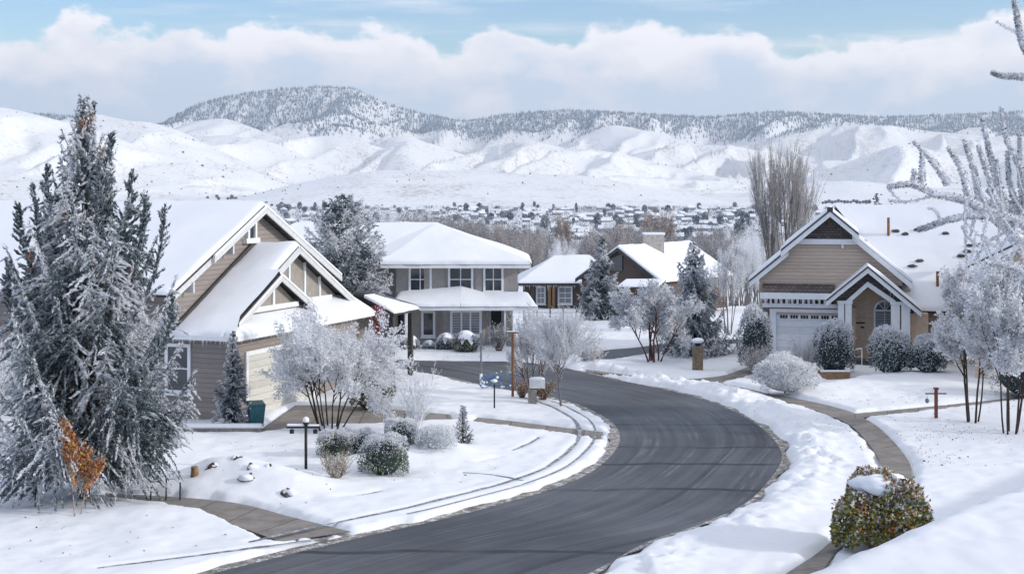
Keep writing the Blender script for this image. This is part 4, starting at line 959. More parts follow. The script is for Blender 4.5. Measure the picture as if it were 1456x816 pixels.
# ---- 4: the tan house with the white garage door
h4 = thing('tan_house', 'tan sided house with a white garage door, arched entry and shingled gable', 'house', (16.0, 70.0, 0), R(-12.5))
def house4():
    p = h4
    X = lambda px, D=70.: (px-CX)/F*D-16.0
    Z = lambda py, D=70.: H-(py-HZ)/F*D
    # main block and roof facing the street
    rz = 7.54; ry = 5.0; ez = 2.62
    roof_plane(p, (3.75,.0,ez), (11.4,.0,ez), (7.9,ry,rz), (-.1,ry,rz), (1,0,0,0), T=.2, seed=41, nx=50, ny=36)
    roof_plane(p, (11.4,0,ez), (11.4,10,ez), (7.9,ry,rz), (7.9,ry,rz), (1,0,0,0), T=.2, seed=42)
    roof_plane(p, (11.4,10,ez), (-.1,10,ez), (-.1,ry,rz), (7.9,ry,rz), (1,0,0,1), T=.2, seed=43)
    m = MB(); m.box(3.6,1.0,-.3,11,9.5,2.6); m.build('wall', 'stucco_tan', p)
    # gable block over the garage
    ax = X(1183,69.6); az = 7.50; k = .84
    zg = lambda x: az-k*abs(x-ax)
    xl, xr = X(1068), X(1300); lx = X(1116,69.4); rx = X(1224,69.4)
    m = MB(); xw0, xw1 = xl+.45, ax+(ax-xl)-.45
    m.prism([(xw0,0,2.3),(X(1212),0,2.3),(X(1212),0,3.82),(xw1,0,3.82),(xw1,0,zg(xw1)-.25),(ax,0,az-.25),(xw0,0,zg(xw0)-.25)], (0,8.5,0)); gw = m.build('gable_wall', 'siding_tan', p)
    m = MB(); sz = Z(340,69.9); sx = (az-sz)/k-.12; m.prism([(ax-sx,-.08,sz),(ax+sx,-.08,sz),(ax,-.08,az-.28)], (0,.076,0)); m.build('shingle_face', 'shingle_dark', gw)
    m = MB(); m.box(ax-sx-.25,-.2,sz-.26,ax+sx+.2,-.003,sz-.002); m.box(ax-.05+.6,-.12,sz-.45,ax+.06+.6,-.003,sz-.262); m.build('gable_beam', 'white_trim', gw)
    # upper roof tier steps proud of the lower one
    roof_plane(p, (lx,8.8,zg(lx)), (lx,-.55,zg(lx)), (ax,-.55,az), (ax,8.8,az), (1,1,0,0), T=.15, seed=44, nx=30, ny=14)
    roof_plane(p, (rx,-.55,zg(rx)), (rx,4.5,zg(rx)), (ax,5.5,az), (ax,-.55,az), (0,0,0,1), T=.15, seed=45, nx=20, ny=14)
    lo = .24
    roof_plane(p, (xl,8.8,zg(xl)-lo), (xl,-.3,zg(xl)-lo), (lx+.6,-.3,zg(lx+.6)-lo), (lx+.6,8.8,zg(lx+.6)-lo), (1,1,0,0), T=.15, seed=46, nx=30, ny=14)
    x2 = ax+(ax-xl)
    roof_plane(p, (x2,-.3,zg(x2)-lo), (x2,1.4,zg(x2)-lo), (rx-.3,5.0,zg(rx-.3)-lo), (rx-.3,-.3,zg(rx-.3)-lo), (1,0,0,1), T=.15, seed=47, nx=16, ny=16)
    b = MB(); board(b, (lx-.02,-.58,zg(lx-.02)), (ax,-.58,az), .30, .07); board(b, (ax,-.58,az), (rx+.02,-.58,zg(rx+.02)), .30, .07)
    board(b, (xl-.02,-.33,zg(xl)-lo), (lx+.35,-.33,zg(lx+.35)-lo), .30, .07); board(b, (rx-.3,-.33,zg(rx-.3)-lo), (x2,-.33,zg(x2)-lo), .30, .07)
    b.build('bargeboard', 'white_trim', p)
    b = MB(); board(b, (lx-.02,-.652,zg(lx)+.06), (ax,-.652,az+.06), .10, .03); board(b, (ax,-.652,az+.06), (rx,-.652,zg(rx)+.06), .10, .03)
    board(b, (xl-.02,-.402,zg(xl)-lo+.06), (lx+.3,-.402,zg(lx+.3)-lo+.06), .10, .03); b.box(ax-.14,-.69,az-.06,ax+.14,-.655,az+.15); b.build('drip_edge', 'dark_fascia', p)
    # garage front: bare shingle skirt, fascia, bracket course, beam, door
    gx0, gx1 = X(1086), X(1200)
    m = MB(); m.prism([(gx0,-.75,Z(417)),(gx0,-.02,Z(404)),(gx0,-.02,Z(418))], (X(1187)-gx0,0,0)); m.build('skirt_roof', 'shingle_dark', p)
    m = MB(); m.box(gx0-.1,-.85,Z(424.5),X(1186),-.752,Z(416)); m.box(gx0,-.75,Z(424.5),X(1186),-.02,Z(423)); m.box(gx0,-.42,Z(437.5),X(1200),-.02,Z(431.8)); m.build('fascia', 'white_trim', p)
    m = MB(); m.box(gx0,-.30,Z(431.7),X(1186),-.02,Z(424.6)); m.build('frieze', 'dark_fascia', p)
    m = MB()
    for q in range(13): xx = gx0+.1+q*(X(1184)-gx0)/13; m.box(xx,-.5,Z(431.6),xx+.1,-.302,Z(424.7))
    icicles(m, (gx0-.1,-.8,Z(424.5)), (X(1186),-.8,Z(424.5)), 50, 9, 0, .3); m.build('brackets', 'white_trim', p)
    m = MB(); m.box(gx0,0.0,-.3,X(1103),8.4,Z(437)); m.box(X(1198),.0,-.3,X(1216),8.4,Z(437)); m.box(X(1103),0,Z(444),X(1198),8.4,Z(437)); m.box(X(1103),.5,-.3,X(1198),8.4,Z(444)-.002); m.build('garage_wall', 'stucco_tan', p)
    m = MB(); m.box(X(1105),.06,-.1,X(1197),.14,Z(445)); gd = m.build('garage_door', 'door_panels_white', p)
    m = MB(); m.box(X(1096),-.12,-.1,X(1105)-.002,.05,Z(440)); m.box(X(1197)+.002,-.12,-.1,X(1200),.05,Z(440)); m.box(X(1105),-.12,Z(445),X(1197),.05,Z(440)); m.build('frame', 'white_trim', gd)
    for q in range(6):
        xx = X(1110.5+q*14.4); m = MB()
        for j in range(3): m.box(xx+j*.13,.040,Z(454),xx+j*.13+.11,.058,Z(447.2))
        m.build('window', 'window_glass', gd)
    # entry: shingled gable on white piers with an arched opening
    yF = -1.0; px_ = X(1239,69); pz = 4.80; ke = .84; ze = lambda x: pz-ke*abs(x-px_)
    el, er = X(1182,69), X(1311,69)
    roof_plane(p, (el,2.2,ze(el)), (el,yF-.25,ze(el)), (px_,yF-.25,pz), (px_,3.6,pz), (1,1,0,0), T=.15, seed=48, nx=16, ny=16)
    roof_plane(p, (er,yF-.25,ze(er)), (er,1.4,ze(er)), (px_,3.6,pz), (px_,yF-.25,pz), (1,0,0,1), T=.15, seed=49, nx=20, ny=18)
    b = MB(); board(b, (el-.02,yF-.28,ze(el)), (px_,yF-.28,pz), .28, .07); board(b, (px_,yF-.28,pz), (er+.02,yF-.28,ze(er)), .28, .07); b.build('bargeboard', 'white_trim', p)
    b = MB(); board(b, (el,yF-.352,ze(el)+.06), (px_,yF-.352,pz+.06), .09, .03); board(b, (px_,yF-.352,pz+.06), (er,yF-.352,ze(er)+.06), .09, .03); b.build('drip_edge', 'dark_fascia', p)
    cl, cr, cz, bz = X(1217,69), X(1270,69), Z(408,69), 3.12
    m = MB(); zb = 2.95
    m.prism([(el+.35,yF+.12,zb),(cl,yF+.12,zb),(cl,yF+.12,bz),(px_,yF+.12,cz),(px_,yF+.12,pz-.2),(el+.35,yF+.12,ze(el+.35)-.2)], (0,.3,0))
    m.prism([(cr,yF+.12,zb),(er-.2,yF+.12,zb-.25),(er-.2,yF+.12,ze(er-.2)-.2),(px_,yF+.12,pz-.2),(px_,yF+.12,cz),(cr,yF+.12,bz)], (0,.3,0)); m.build('entry_gable', 'shingle_dark', p)
    m = MB(); board(m, (cl-.25,yF+.1,bz-.02+.05), (px_,yF+.1,cz+.28), .26, .12, (0,-1,0), 0); board(m, (px_,yF+.1,cz+.28), (cr+.25,yF+.1,bz+.05), .26, .12, (0,-1,0), 0); m.build('entry_arch', 'white_trim', p)
    for a, b_ in ((1198,1206.5),(1208,1217),(1271,1283),(1285,1297)):
        m = MB(); m.box(X(a,69),yF-.02,-.1,X(b_,69),yF+.42,Z(432,69)); m.box(X(a,69)-.04,yF-.06,Z(432,69)+.002,X(b_,69)+.04,yF+.46,Z(427.5,69)); m.build('pier', 'white_trim', p, bevel=.01)
    m = MB(); m.box(X(1217,69)+.02,.62,-.1,X(1300,69),.98,3.6); m.build('entry_wall', 'stucco_tan', p)
    m = MB(); m.box(X(1297,69)+.003,-.75,-.3,X(1322,69),.60,2.55); m.build('side_wall', 'stucco_tan', p)
    m = MB(); m.box(X(1218,69.6),.55,-.05,X(1241,69.6),.617,2.15); d = m.build('door', 'stucco_tan', p)
    m = MB(); m.box(X(1218,69.6),.50,1.90,X(1232,69.6),.548,1.97); m.box(X(1226,69.6),.49,1.68,X(1231,69.6),.547,1.76); m.build('knocker', 'door_dark', d)
    # arched window
    ww0, ww1, wz0, wz1 = X(1244,69.6), X(1275,69.6), .75, 2.55
    o = window(p, ww0, wz0, ww1, wz1, .615, 2, 2, .09, .04, -1, 'x', True, True, True)
    cx, rad = (ww0+ww1)/2, (ww1-ww0)/2; m = MB(); n = 14
    pts = [(cx+math.cos(math.pi*i/n)*rad, .61, wz1+math.sin(math.pi*i/n)*rad) for i in range(n+1)]; pin = [(cx+math.cos(math.pi*i/n)*(rad-.09), .61, wz1+math.sin(math.pi*i/n)*(rad-.09)) for i in range(n+1)]
    for i in range(n): m.prism([pts[i], pts[i+1], pin[i+1], pin[i]], (0,-.065,0))
    for i in (4, 7, 10): m.prism([(cx-.02,.60,wz1),(cx+.02,.60,wz1),(cx+.02+math.cos(math.pi*i/n)*(rad-.09),.60,wz1+math.sin(math.pi*i/n)*(rad-.09)),(cx-.02+math.cos(math.pi*i/n)*(rad-.09),.60,wz1+math.sin(math.pi*i/n)*(rad-.09))], (0,-.03,0))
    m.box(ww0,.56,wz1-.05,ww1,.608,wz1+.05); m.build('arch_frame', 'white_trim', o)
    m = MB(); m.prism([(cx+math.cos(math.pi*i/n)*(rad-.05), .612, wz1+math.sin(math.pi*i/n)*(rad-.05)) for i in range(n+1)], (0,-.014,0)); m.build('pane', 'window_glass', o)
    # things on the roof
    for px, py0, py1, dd in ((1240,327,309,73.4),(1321,405,384,71.0)):
        q = P(px, py0, dd); m = MB(); zz = H-(py1-HZ)/F*dd; x = q.x-16.; m.tube([(x,dd-70.,q.z-.5),(x,dd-70.,zz)], .07, 10); m.build('vent_pipe', 'rust_metal', p)
    r_ = random.Random(3)
    for px, py in ((1248,333),(1262,337),(1278,331),(1316,336),(1289,373),(1281,380),(1350,360),(1343,366),(1357,367),(1352,352),(1366,351)):
        zz = H-(py-HZ)/F*72.4; tt = (zz-2.62)/(7.54-2.62); yy = 5*tt; x = (px-CX)/F*(70+yy)-16.
        m = MB(); m.ball((x,yy-.10,2.62+.984*yy+.14), .11, (1.9,1,.8), 9, 6, 0, px, .3); m.build('bare_shingle', 'shingle_dark', p)
    m = MB(); m.ball((X(1091,69.8),-.12,Z(447)), .12, (1,.8,.8)); m.build('wall_lamp', 'white_trim', p)
    m = MB(); icicles(m, (er-1.8,yF-.2,ze(er)+1.2), (er,yF-.2,ze(er)-.2), 18, 4, 0, .3); m.build('icicles', 'frost_white', p)
house4()
# ---- 5: the corner of the next tan house at the right edge
h5 = thing('neighbour_house', 'tan neighbouring house at the right edge, only its snowy gable end showing behind frosted trees', 'house', (24.5, 60.0, 0), R(-19))
def house5():
    p = h5; k = .52; zf = H-(387-HZ)/F*60.; xf = (1374-CX)/F*60.-24.5; ax = xf+5.4; az = zf+k*5.4
    z = lambda x: az-k*abs(x-ax); x2 = 2*ax-xf
    roof_plane(p, (xf,9,zf), (xf,-.5,zf), (ax,-.5,az), (ax,9,az), (1,1,0,0), T=.17, seed=51); roof_plane(p, (x2,-.5,zf), (x2,9,zf), (ax,9,az), (ax,-.5,az), (1,0,0,1), T=.17, seed=52)
    b = MB(); board(b, (xf-.02,-.53,zf), (ax,-.53,az), .26, .07); board(b, (ax,-.53,az), (x2,-.53,zf), .26, .07); b.build('bargeboard', 'white_trim', p)
    b = MB(); board(b, (xf,-.602,zf+.05), (ax,-.602,az+.05), .08, .03); b.build('drip_edge', 'dark_fascia', p)
    m = MB(); m.prism([(xf+.6,0,-.3),(x2-.6,0,-.3),(x2-.6,0,z(x2-.6)-.2),(ax,0,az-.2),(xf+.6,0,z(xf+.6)-.2)], (0,8.6,0)); m.build('wall', 'siding_tan', p)
    window(p, ax-2.6, 1.0, ax-.8, 2.6, -.002, 2, 2)
house5()
# ------------------------------------------------------------------ garden plants and trees
loc, hh, ww = place(120, 716, 592, 1)
def lead(px0, py0, px1, py1, dy, n=5200, w=.42, k=.55):
    D0 = loc.y+dy; b = P(118, py0, D0)-loc; b.x *= .3; b.y *= .3; e = P(px1, py1, D0)-loc; m_ = Vector((e.x*k*1.75, e.y*.8, b.z+(e.z-b.z)*.30))
    return (tuple(b), tuple(m_), tuple(e), n, w)
big = spruce('blue_spruce', 'big frosted conifer with upswept dark tips, in front of the taupe house', loc, hh,
    [(0,.2),(.05,.5),(.09,1.7),(.17,2.7),(.25,2.7),(.40,2.45),(.52,2.15),(.62,1.7),(.72,1.2),(.80,.8),(.90,.36),(1,.04)], 150, 3, 200000, (.125,.040), (-.25,1.25), (.50,.12), .50, .40,
    leaders=[lead(0,480,28,292,-.3), lead(0,450,66,238,.3), lead(0,420,98,262,-.8,3000), lead(0,430,186,246,.2), lead(0,500,206,282,-.2), lead(0,520,234,296,.3,3000), lead(0,330,158,190,-.3,2600,.24),
             lead(0,560,10,372,-.6), lead(0,400,140,232,-.9,2600,.26), lead(0,470,48,262,-.9,2600,.28), lead(0,300,118,150,0,1600,.17), lead(0,600,246,420,-.5,3000), lead(0,300,132,146,.2,1200,.15)],
    cones_=16, hang=.27, thick=.19, lowz=.125, taper=.88, tw_n=13, clear=.34)
m_ = MB(); m_.ball((loc.x,loc.y-.1,loc.z-.02), 1.35, (1.2,.8,.05), 22, 6, 0, 4, .12); tag(m_.build('mulch', 'mulch', None, True), 'dark bare mulch ring under the big frosted conifer', 'mulch', kind='stuff')
l, h, w = place(331, 611, 142, 62)
spruce('small_spruce', 'slim snow laden conifer against the taupe garage wall', l, h, [(0,.3),(.06,.75),(.2,.72),(.5,.48),(.8,.22),(1,.03)], 80, 5, 20000, (.10,.04), .15, .3, .58, .35, thick=.12)
l, h, w = place(489, 503, 232, 118)
spruce('pine_tree', 'dense round topped pine between the taupe house and the grey house', l, h, [(0,.9),(.12,2.1),(.3,2.4),(.5,2.35),(.7,2.0),(.85,1.45),(.94,.9),(1,.25)], 130, 6, 56000, (.16,.06), .45, .1, .52, .34, thick=.42, lowz=.10, cat='pine')
l, h, w = place(856, 468, 124, 76)
spruce('small_spruce', 'dark frosted spruce in front of the brown house', l, h, [(0,.5),(.1,1.75),(.3,1.5),(.6,.9),(.85,.4),(1,.03)], 110, 7, 30000, (.17,.06), .2, .25, .52, .34, thick=.2)
l, h, w = place(986, 507, 166, 100)
spruce('blue_spruce', 'tall frosted spruce with drooping boughs beside the red stemmed tree', l, h, [(0,.9),(.08,2.2),(.25,2.0),(.45,1.55),(.7,1.0),(.88,.55),(1,.08)], 120, 8, 46000, (.15,.055), .1, .55, .66, .34, thick=.18, hang=.3)
l, h, w = place(1246, 470, 198, 16)
l = Vector(((1246-CX)/F*420, 420, float(base_z(40, 420)))); spruce('small_spruce', 'lone dark fir showing above the tan house ridge', l, H-1*420/2022*2-float(l.z)+.3, [(0,.5),(.4,5.2),(.62,3.6),(.78,2.2),(.9,1.1),(1,.1)], 90, 9, 6000, (1.0,.45), .1, .2, .35, .34, thick=.6)
# the many-stemmed frosted tree before the garage
l, h, w = place(468, 614, 168, 208)
bare_tree('frosted_tree', 'spreading white frosted tree with a fan of brown stems before the cream garage door', 'tree', l, h, w, 12, 9, 3, (5,7), .85, .02, .045, 'twig_frost', 'bark_dark', 34000, (.09,.06), (('frost_white',.85),('needle_frost',.15)), 2, None, .55, .5, .62, wob=.2)
l, h, w = place(590, 625, 100, 66)
twig_bush('bare_shrub', 'vase shaped bare shrub with pale frosted stems beside the clipped hedges', 590, 624, 72, 104, 13, 26, 1800, 'twig_frost', 'twig_frost', .45, r=.014, up=.02)
shrub_c = place(658, 634, 58, 36)
spruce('dwarf_conifer', 'tiny frosted conifer alone in the snowy lawn', shrub_c[0], shrub_c[1], [(0,.2),(.1,.42),(.4,.34),(.75,.16),(1,.03)], 60, 14, 3800, (.06,.022), .8, .05, .5, .3, thick=.05, lowz=.04)
l, h, w = place(798, 581, 140, 112)
bare_tree('frosted_tree', 'round headed bare tree with fine grey twigs at the inside of the bend', 'tree', l, h, w, 15, 1, 3, (10,12), .62, .16, .05, 'twig_frost', 'bark_grey', 15000, (.06,.032), (('needle_frost',.6),('frost_white',.4)), 1, None, .0, .30, .85, t0=.62, wob=.09)
l, h, w = place(760, 566, 124, 72)
bare_tree('frosted_tree', 'tangled reddish frosted tree behind the kerbside mailbox', 'tree', l, h, w, 16, 5, 3, (5,6), .6, .1, .03, 'twig_frost', 'bark_red', 15000, (.05,.03), (('frost_white',.55),('needle_frost',.35),('leaf_rust',.1)), 1, None, .4, .4, .65)
l, h, w = place(930, 517, 114, 120)
bare_tree('frosted_tree', 'broad white frosted tree on dark red stems across the side street', 'tree', l, h, w, 17, 6, 3, (5,6), .8, .04, .06, 'twig_frost', 'bark_red', 22000, (.12,.075), (('frost_white',.62),('needle_frost',.38)), 2, None, .45, .5, .62)
l, h, w = place(1110, 475, 270, 112)
bare_tree('poplar', 'tall bare poplar with upright frosted branches behind the tan house', 'tree', l, h, w, 18, 7, 3, (6,8), .26, .24, .07, 'twig_grey', 'bark_grey', 7000, (.11,.03), (('needle_rime',.6),('needle_frost',.4)), 2, None, .16, .9, .62, t0=.2, wob=.12)
for i, (px, py, hp, wp, lab) in enumerate(((1036,478,128,78,'misty bare tree left of the poplar'),(1072,470,120,64,'misty bare tree at the foot of the poplar'))):
    l, h, w = place(px, py, hp, wp); bare_tree('bare_tree', lab, 'tree', l, h, w, 40+i, 5, 3, (4,5), .4, .2, .05, 'twig_frost', 'bark_grey', 7000, (.10,.035), (('needle_frost',.6),('frost_white',.4)), 2, None, .3, .6)
l, h, w = place(1384, 604, 222, 160)
bare_tree('frosted_tree', 'white frosted tree with three dark stems next to the red brown post', 'tree', l, h, w, 19, 4, 3, (5,6), .75, .05, .055, 'twig_frost', 'bark_dark', 52000, (.105,.07), (('frost_white',.82),('needle_frost',.15),('leaf_orange',.03)), 2, None, .22, .75, .6)
l, h, w = place(1436, 620, 250, 190)
bare_tree('frosted_tree', 'white frosted tree on leaning black stems at the right edge of the lawn', 'tree', l, h, w, 20, 5, 3, (5,6), .75, .05, .055, 'twig_frost', 'bark_dark', 58000, (.105,.07), (('frost_white',.82),('needle_frost',.18)), 2, None, .3, .7, .6)
l, h, w = place(1480, 575, 130, 150)
shrub('evergreen_bush', 'dark snowy bush half hidden at the right edge behind the frosted trees', 1462, 566, 110, 70, 33, 3500, 2.2, (.07,.04), snow=.6)
l, h, w = place(8, 640, 172, 150)
bare_tree('frosted_tree', 'low frosted tree with white hanging branches at the left edge', 'tree', l, h, w, 21, 5, 3, (4,6), .9, -.05, .04, 'twig_frost', 'bark_grey', 9000, (.08,.03), (('frost_white',.6),('needle_frost',.4)), 1, None, .5, .5)
# pollarded tree whose frosted limbs reach in from the right
def pollard():
    base = Vector((9.6, 22.5, float(ground_z(9.6, 22.5))-.1)); t = thing('pollard_tree', 'frost crusted pollarded tree reaching into the view from the right edge', 'tree', base, 0)
    D0 = 22.3; r_ = random.Random(4)
    def pl(pts, dd=0, dz=0): return [tuple(P(x, y, D0+dd+dz*i)-base) for i, (x, y) in enumerate(pts)]
    br = []
    fork = Vector((0, 0, P(0,470,22.4).z-base.z))
    trunk = [(Vector((0,0,0)), .28), (Vector((.05,0,fork.z*.5)), .22), (fork, .2)]
    tubes('trunk', [(np.array([tuple(p) for p, r in trunk]), np.array([r for p, r in trunk]))], ['bark_dark'], t, 10)
    L = []
    L.append((pl([(1606,470),(1540,405),(1480,362),(1440,332),(1402,300),(1370,284),(1330,276),(1296,262),(1262,266)], 0, -.05), .10, .022))
    L.append((pl([(1606,470),(1530,390),(1470,330),(1440,312),(1395,306),(1350,312),(1322,322),(1305,327)], -.6, .06), .08, .02))
    L.append((pl([(1606,460),(1560,340),(1500,300),(1462,300),(1430,290),(1405,268)], .5), .11, .045))
    L.append((pl([(1606,450),(1590,300),(1540,170),(1500,122),(1456,110),(1425,108),(1409,103)], .2), .10, .012))
    L.append((pl([(1590,300),(1530,160),(1480,100),(1456,67),(1447,30),(1442,0),(1436,-30)], .2), .07, .012)); L.append((pl([(1454,52),(1436,42),(1416,31)], .2), .02, .009))
    L.append((pl([(1606,470),(1570,420),(1520,400),(1475,395),(1440,380),(1400,372)], -.9), .07, .02))
    for pts, dd in (([(1349,263),(1325,228),(1298,201)],-.1),([(1300,262),(1300,240)],-.2),([(1311,268),(1311,216)],-.15),([(1382,290),(1366,240),(1347,209)],-.1),([(1395,296),(1384,240),(1370,198)],.1),
        ([(1430,295),(1412,235),(1404,205),(1396,165)],.3),([(1470,300),(1452,242),(1430,195),(1423,152)],.3),([(1420,292),(1402,240),(1390,206)],.2),([(1448,306),(1436,260),(1432,214)],.5),
        ([(1462,320),(1452,270),(1449,190)],.4),([(1480,330),(1470,260),(1464,170)],.1),([(1500,330),(1484,250),(1490,180)],.3),([(1410,300),(1418,260),(1416,226)],0),([(1440,330),(1425,300),(1408,262)],-.4)):
        L.append((pl(pts, dd), .050, .014))
    for pts, dd in (([(1339,314),(1330,300),(1318,296)],-.5),([(1375,284),(1372,310),(1376,336),(1402,356)],-.6),([(1405,306),(1398,340),(1410,372)],-.8),([(1440,330),(1420,350),(1400,340),(1372,316)],-.4),([(1280,286),(1268,274),(1262,266)],0),
        ([(1450,345),(1432,372),(1400,380),(1372,392)],-.7),([(1330,278),(1290,287),(1262,285)],-.2),([(1470,380),(1440,410),(1424,440)],-.8),([(1480,360),(1455,385),(1445,420)],-.6),([(1430,330),(1404,345),(1385,372)],-.3)):
        L.append((pl(pts, dd), .018, .008))
    r2 = random.Random(9)
    for k in range(46):   # fine water shoots off the limbs
        x0, y0 = r2.uniform(1375, 1520), r2.uniform(290, 400); a = r2.uniform(-.9, .5); ln = r2.uniform(25, 70)
        L.append((pl([(x0,y0),(x0+a*ln*.5,y0-ln*.5),(x0+a*ln*.8,y0-ln)], r2.uniform(-.9,.7)), .010, .006))
    polys = []; fr_c = []; fr_d = []; fmi = []; fs = []
    rs = np.random.default_rng(2)
    for pts, a, b in L:
        c = catmull(np.array(pts), max(8, 5*len(pts))); rad = np.linspace(a, b, len(c)); polys.append((c, rad))
        ln = np.linalg.norm(np.diff(c, axis=0), axis=1).sum(); n = int(ln*(700 if a > .03 else 420)); s = rs.random(n)*(len(c)-1.01); i = s.astype(int); f = (s-i)[:,None]
        p = c[i]*(1-f)+c[i+1]*f; tan = unit(c[i+1]-c[i]); rr = rad[i]; ra = unit(np.cross(tan, rs.normal(size=(n,3))))
        fr_c.append(p+ra*(rr+.004+.012*rs.random(n))[:,None]); fr_d.append(ra+tan*.4+rs.normal(size=(n,3))*.3)
        fmi.append(np.where(rs.random(n) < .30+.28*(ra[:,2] > .1)+.1*(ra[:,2] > .6), 0, np.where(rs.random(n) < .85, 1, 2))); fs.append(np.full(n, .042 if a > .03 else .028))
    tubes('branches', polys, ['twig_frost'], t, 7)
    C = np.concatenate(fr_c); fs = np.concatenate(fs)*(.6+.8*rs.random(len(C)))
    leaves('frost', C, np.concatenate(fr_d), fs, fs*.5, ['frost_white', 'needle_frost', 'twig_brown'], np.concatenate(fmi), t)
pollard()
# clipped hedges and shrubs
sh = [
 ('clipped_hedge', 'boxy clipped hedge with a snowy top, nearest the black lantern post', 475, 654, 46, 42, 3.2, 'leaf_olive', .55, .85),
 ('clipped_hedge', 'narrow pale clipped hedge between the boxy hedge and the big round one', 511, 650, 46, 38, 3.0, 'needle_grey', .85, .9),
 ('clipped_hedge', 'big round clipped hedge with green showing low down, in front of its neighbours', 546, 677, 72, 60, 2.6, 'leaf_green', .50, .8),
 ('clipped_hedge', 'round snowy hedge half hidden behind the big green hedge', 569, 652, 46, 46, 2.6, 'needle_grey', .75, .9),
 ('round_shrub', 'low round shrub under the grey house narrow window, closest to the taupe house', 580, 500, 34, 22, 2.0, 'needle_dark', .8, .8),
 ('round_shrub', 'smallest snowy shrub between the grey house windows', 610, 500, 18, 14, 2.0, 'needle_dark', .8, .8),
 ('round_shrub', 'snow topped shrub left of the roundest one under the blinds window', 634, 500, 28, 24, 2.0, 'needle_grey', .7, .85),
 ('round_shrub', 'roundest snow capped shrub under the blinds window', 662, 503, 38, 30, 2.0, 'leaf_olive', .45, .85),
 ('dome_shrub', 'tall clipped dome shrub before the white garage door', 1186, 534, 58, 76, 2.3, 'needle_dark', .58, .0),
 ('dome_shrub', 'wide clipped dome shrub below the arched window', 1266, 541, 64, 66, 2.3, 'needle_dark', .6, .0),
 ('dome_shrub', 'clipped dome shrub beside the frosted tree and tan side wall', 1320, 543, 54, 54, 2.3, 'needle_dark', .62, .0),
 ('round_shrub', 'tiny potted shrub in the arched entry', 1236, 512, 18, 24, 2.0, 'needle_dark', .6, .0),
 ('upright_shrub', 'tall dark narrow shrub at the left corner of the tan garage', 1073, 530, 48, 92, 2.2, 'needle_dark', .52, .0),
 ('upright_shrub', 'dark bushy shrub behind the fan stemmed frosted tree', 528, 582, 66, 60, 2.2, 'leaf_olive', .42, .0),
 ('long_hedge', 'low snow topped hedge in front of the dark spruce', 852, 464, 54, 14, 3.0, 'needle_grey', .7, .95),
]
for i, (nm, lab, px, py, w, h, bx, g, sn, cp) in enumerate(sh):
    shrub(nm, lab, px, py, w, h, 50+i, 7500 if w > 50 else 5200, bx, (.055,.034) if py > 600 else (.085,.052), g, snow=sn, cap=cp if py < 510 else 0, snowtop=py > 600, cat='hedge' if 'hedge' in nm else 'shrub', depth=1 if w < 90 else .6)
shrub('snowy_shrub', 'wide white shrub smothered in snow beside the sidewalk', 1116, 563, 86, 50, 70, 7000, 2.0, (.07,.045), 'needle_grey', 'needle_frost', 1.25, .0, lump=.26)
shrub('autumn_bush', 'rusty and green autumn bush capped with snow beside the sidewalk in front', 1252, 787, 122, 112, 71, 13000, 2.2, (.105,.065), 'leaf_green', 'leaf_olive', .24, .62, lump=.22, warm=('leaf_green','leaf_olive','leaf_yellow','leaf_olive','leaf_orange','leaf_rust','dead_brown','leaf_rust'))
shrub('snowy_shrub', 'snow buried low shrub behind the clipped hedges', 620, 655, 62, 34, 72, 4500, 2.2, (.05,.03), 'needle_grey', 'needle_frost', 1.5, 0, snowtop=True)
twig_bush('twig_bush', 'small straw coloured twiggy bush before the clipped hedges', 478, 687, 56, 42, 60, 46, 1500, 'twig_tan', 'twig_tan', .7, lm=(('frost_white',.5),('leaf_yellow',.2),('needle_frost',.3)))
twig_bush('twig_bush', 'frosty reddish bush beside the grey house door', 709, 504, 36, 44, 61, 50, 2600, 'bark_red', 'twig_brown', .5, leaf=(.07,.04))
twig_bush('twig_bush', 'tall frosty bush at the right corner of the grey house', 752, 508, 52, 70, 62, 60, 3600, 'bark_grey', 'twig_frost', .5, leaf=(.08,.04))
twig_bush('twig_bush', 'tan twiggy bush at the foot of the tall dark shrub', 1080, 541, 54, 50, 63, 60, 2600, 'twig_tan', 'twig_tan', .6, leaf=(.06,.03))
twig_bush('twig_bush', 'fine frosted twiggy bush in front of the white garage door', 1146, 532, 66, 60, 64, 70, 3600, 'twig_tan', 'twig_frost', .6, leaf=(.06,.03))
twig_bush('twig_bush', 'frosted bush at the edge of the side street near the round headed tree', 838, 521, 44, 36, 65, 50, 2200, 'twig_tan', 'twig_frost', .6, leaf=(.07,.04), lm=(('frost_white',.5),('leaf_rust',.15),('needle_frost',.35)))
twig_bush('twig_bush', 'rusty low bush under the kerbside mailbox', 772, 572, 40, 34, 66, 50, 1600, 'twig_brown', 'twig_brown', .6, lm=(('frost_white',.3),('leaf_olive',.3),('leaf_orange',.4)))
twig_bush('twig_bush', 'brown seed head shrub at the left of the kerbside mailbox', 742, 570, 30, 30, 67, 40, 1200, 'twig_brown', 'twig_brown', .6, lm=(('frost_white',.35),('leaf_rust',.35),('leaf_orange',.3)))
l, h, w = place(110, 745, 142, 70)
bare_tree('young_tree', 'small young tree with rust orange leaves in front of the big conifer', 'tree', l, h, w, 22, 2, 3, (4,5), .45, .18, .02, 'twig_brown', 'bark_pale', 1500, (.085,.055), (('leaf_orange',.42),('leaf_rust',.40),('leaf_red',.10),('leaf_yellow',.08)), 1, None, .1, .6)
l, h, w = place(50, 730, 80, 62); t = thing('ball_shrub', 'little grey ball shaped standard on a thin stem at lower left', 'shrub', l)
rs = np.random.default_rng(4); c = unit(rs.normal(size=(2200,3)))*(.35+.65*rs.random((2200,1))**.5)*np.array([.62,.62,.5])+np.array([0,0,1.1])
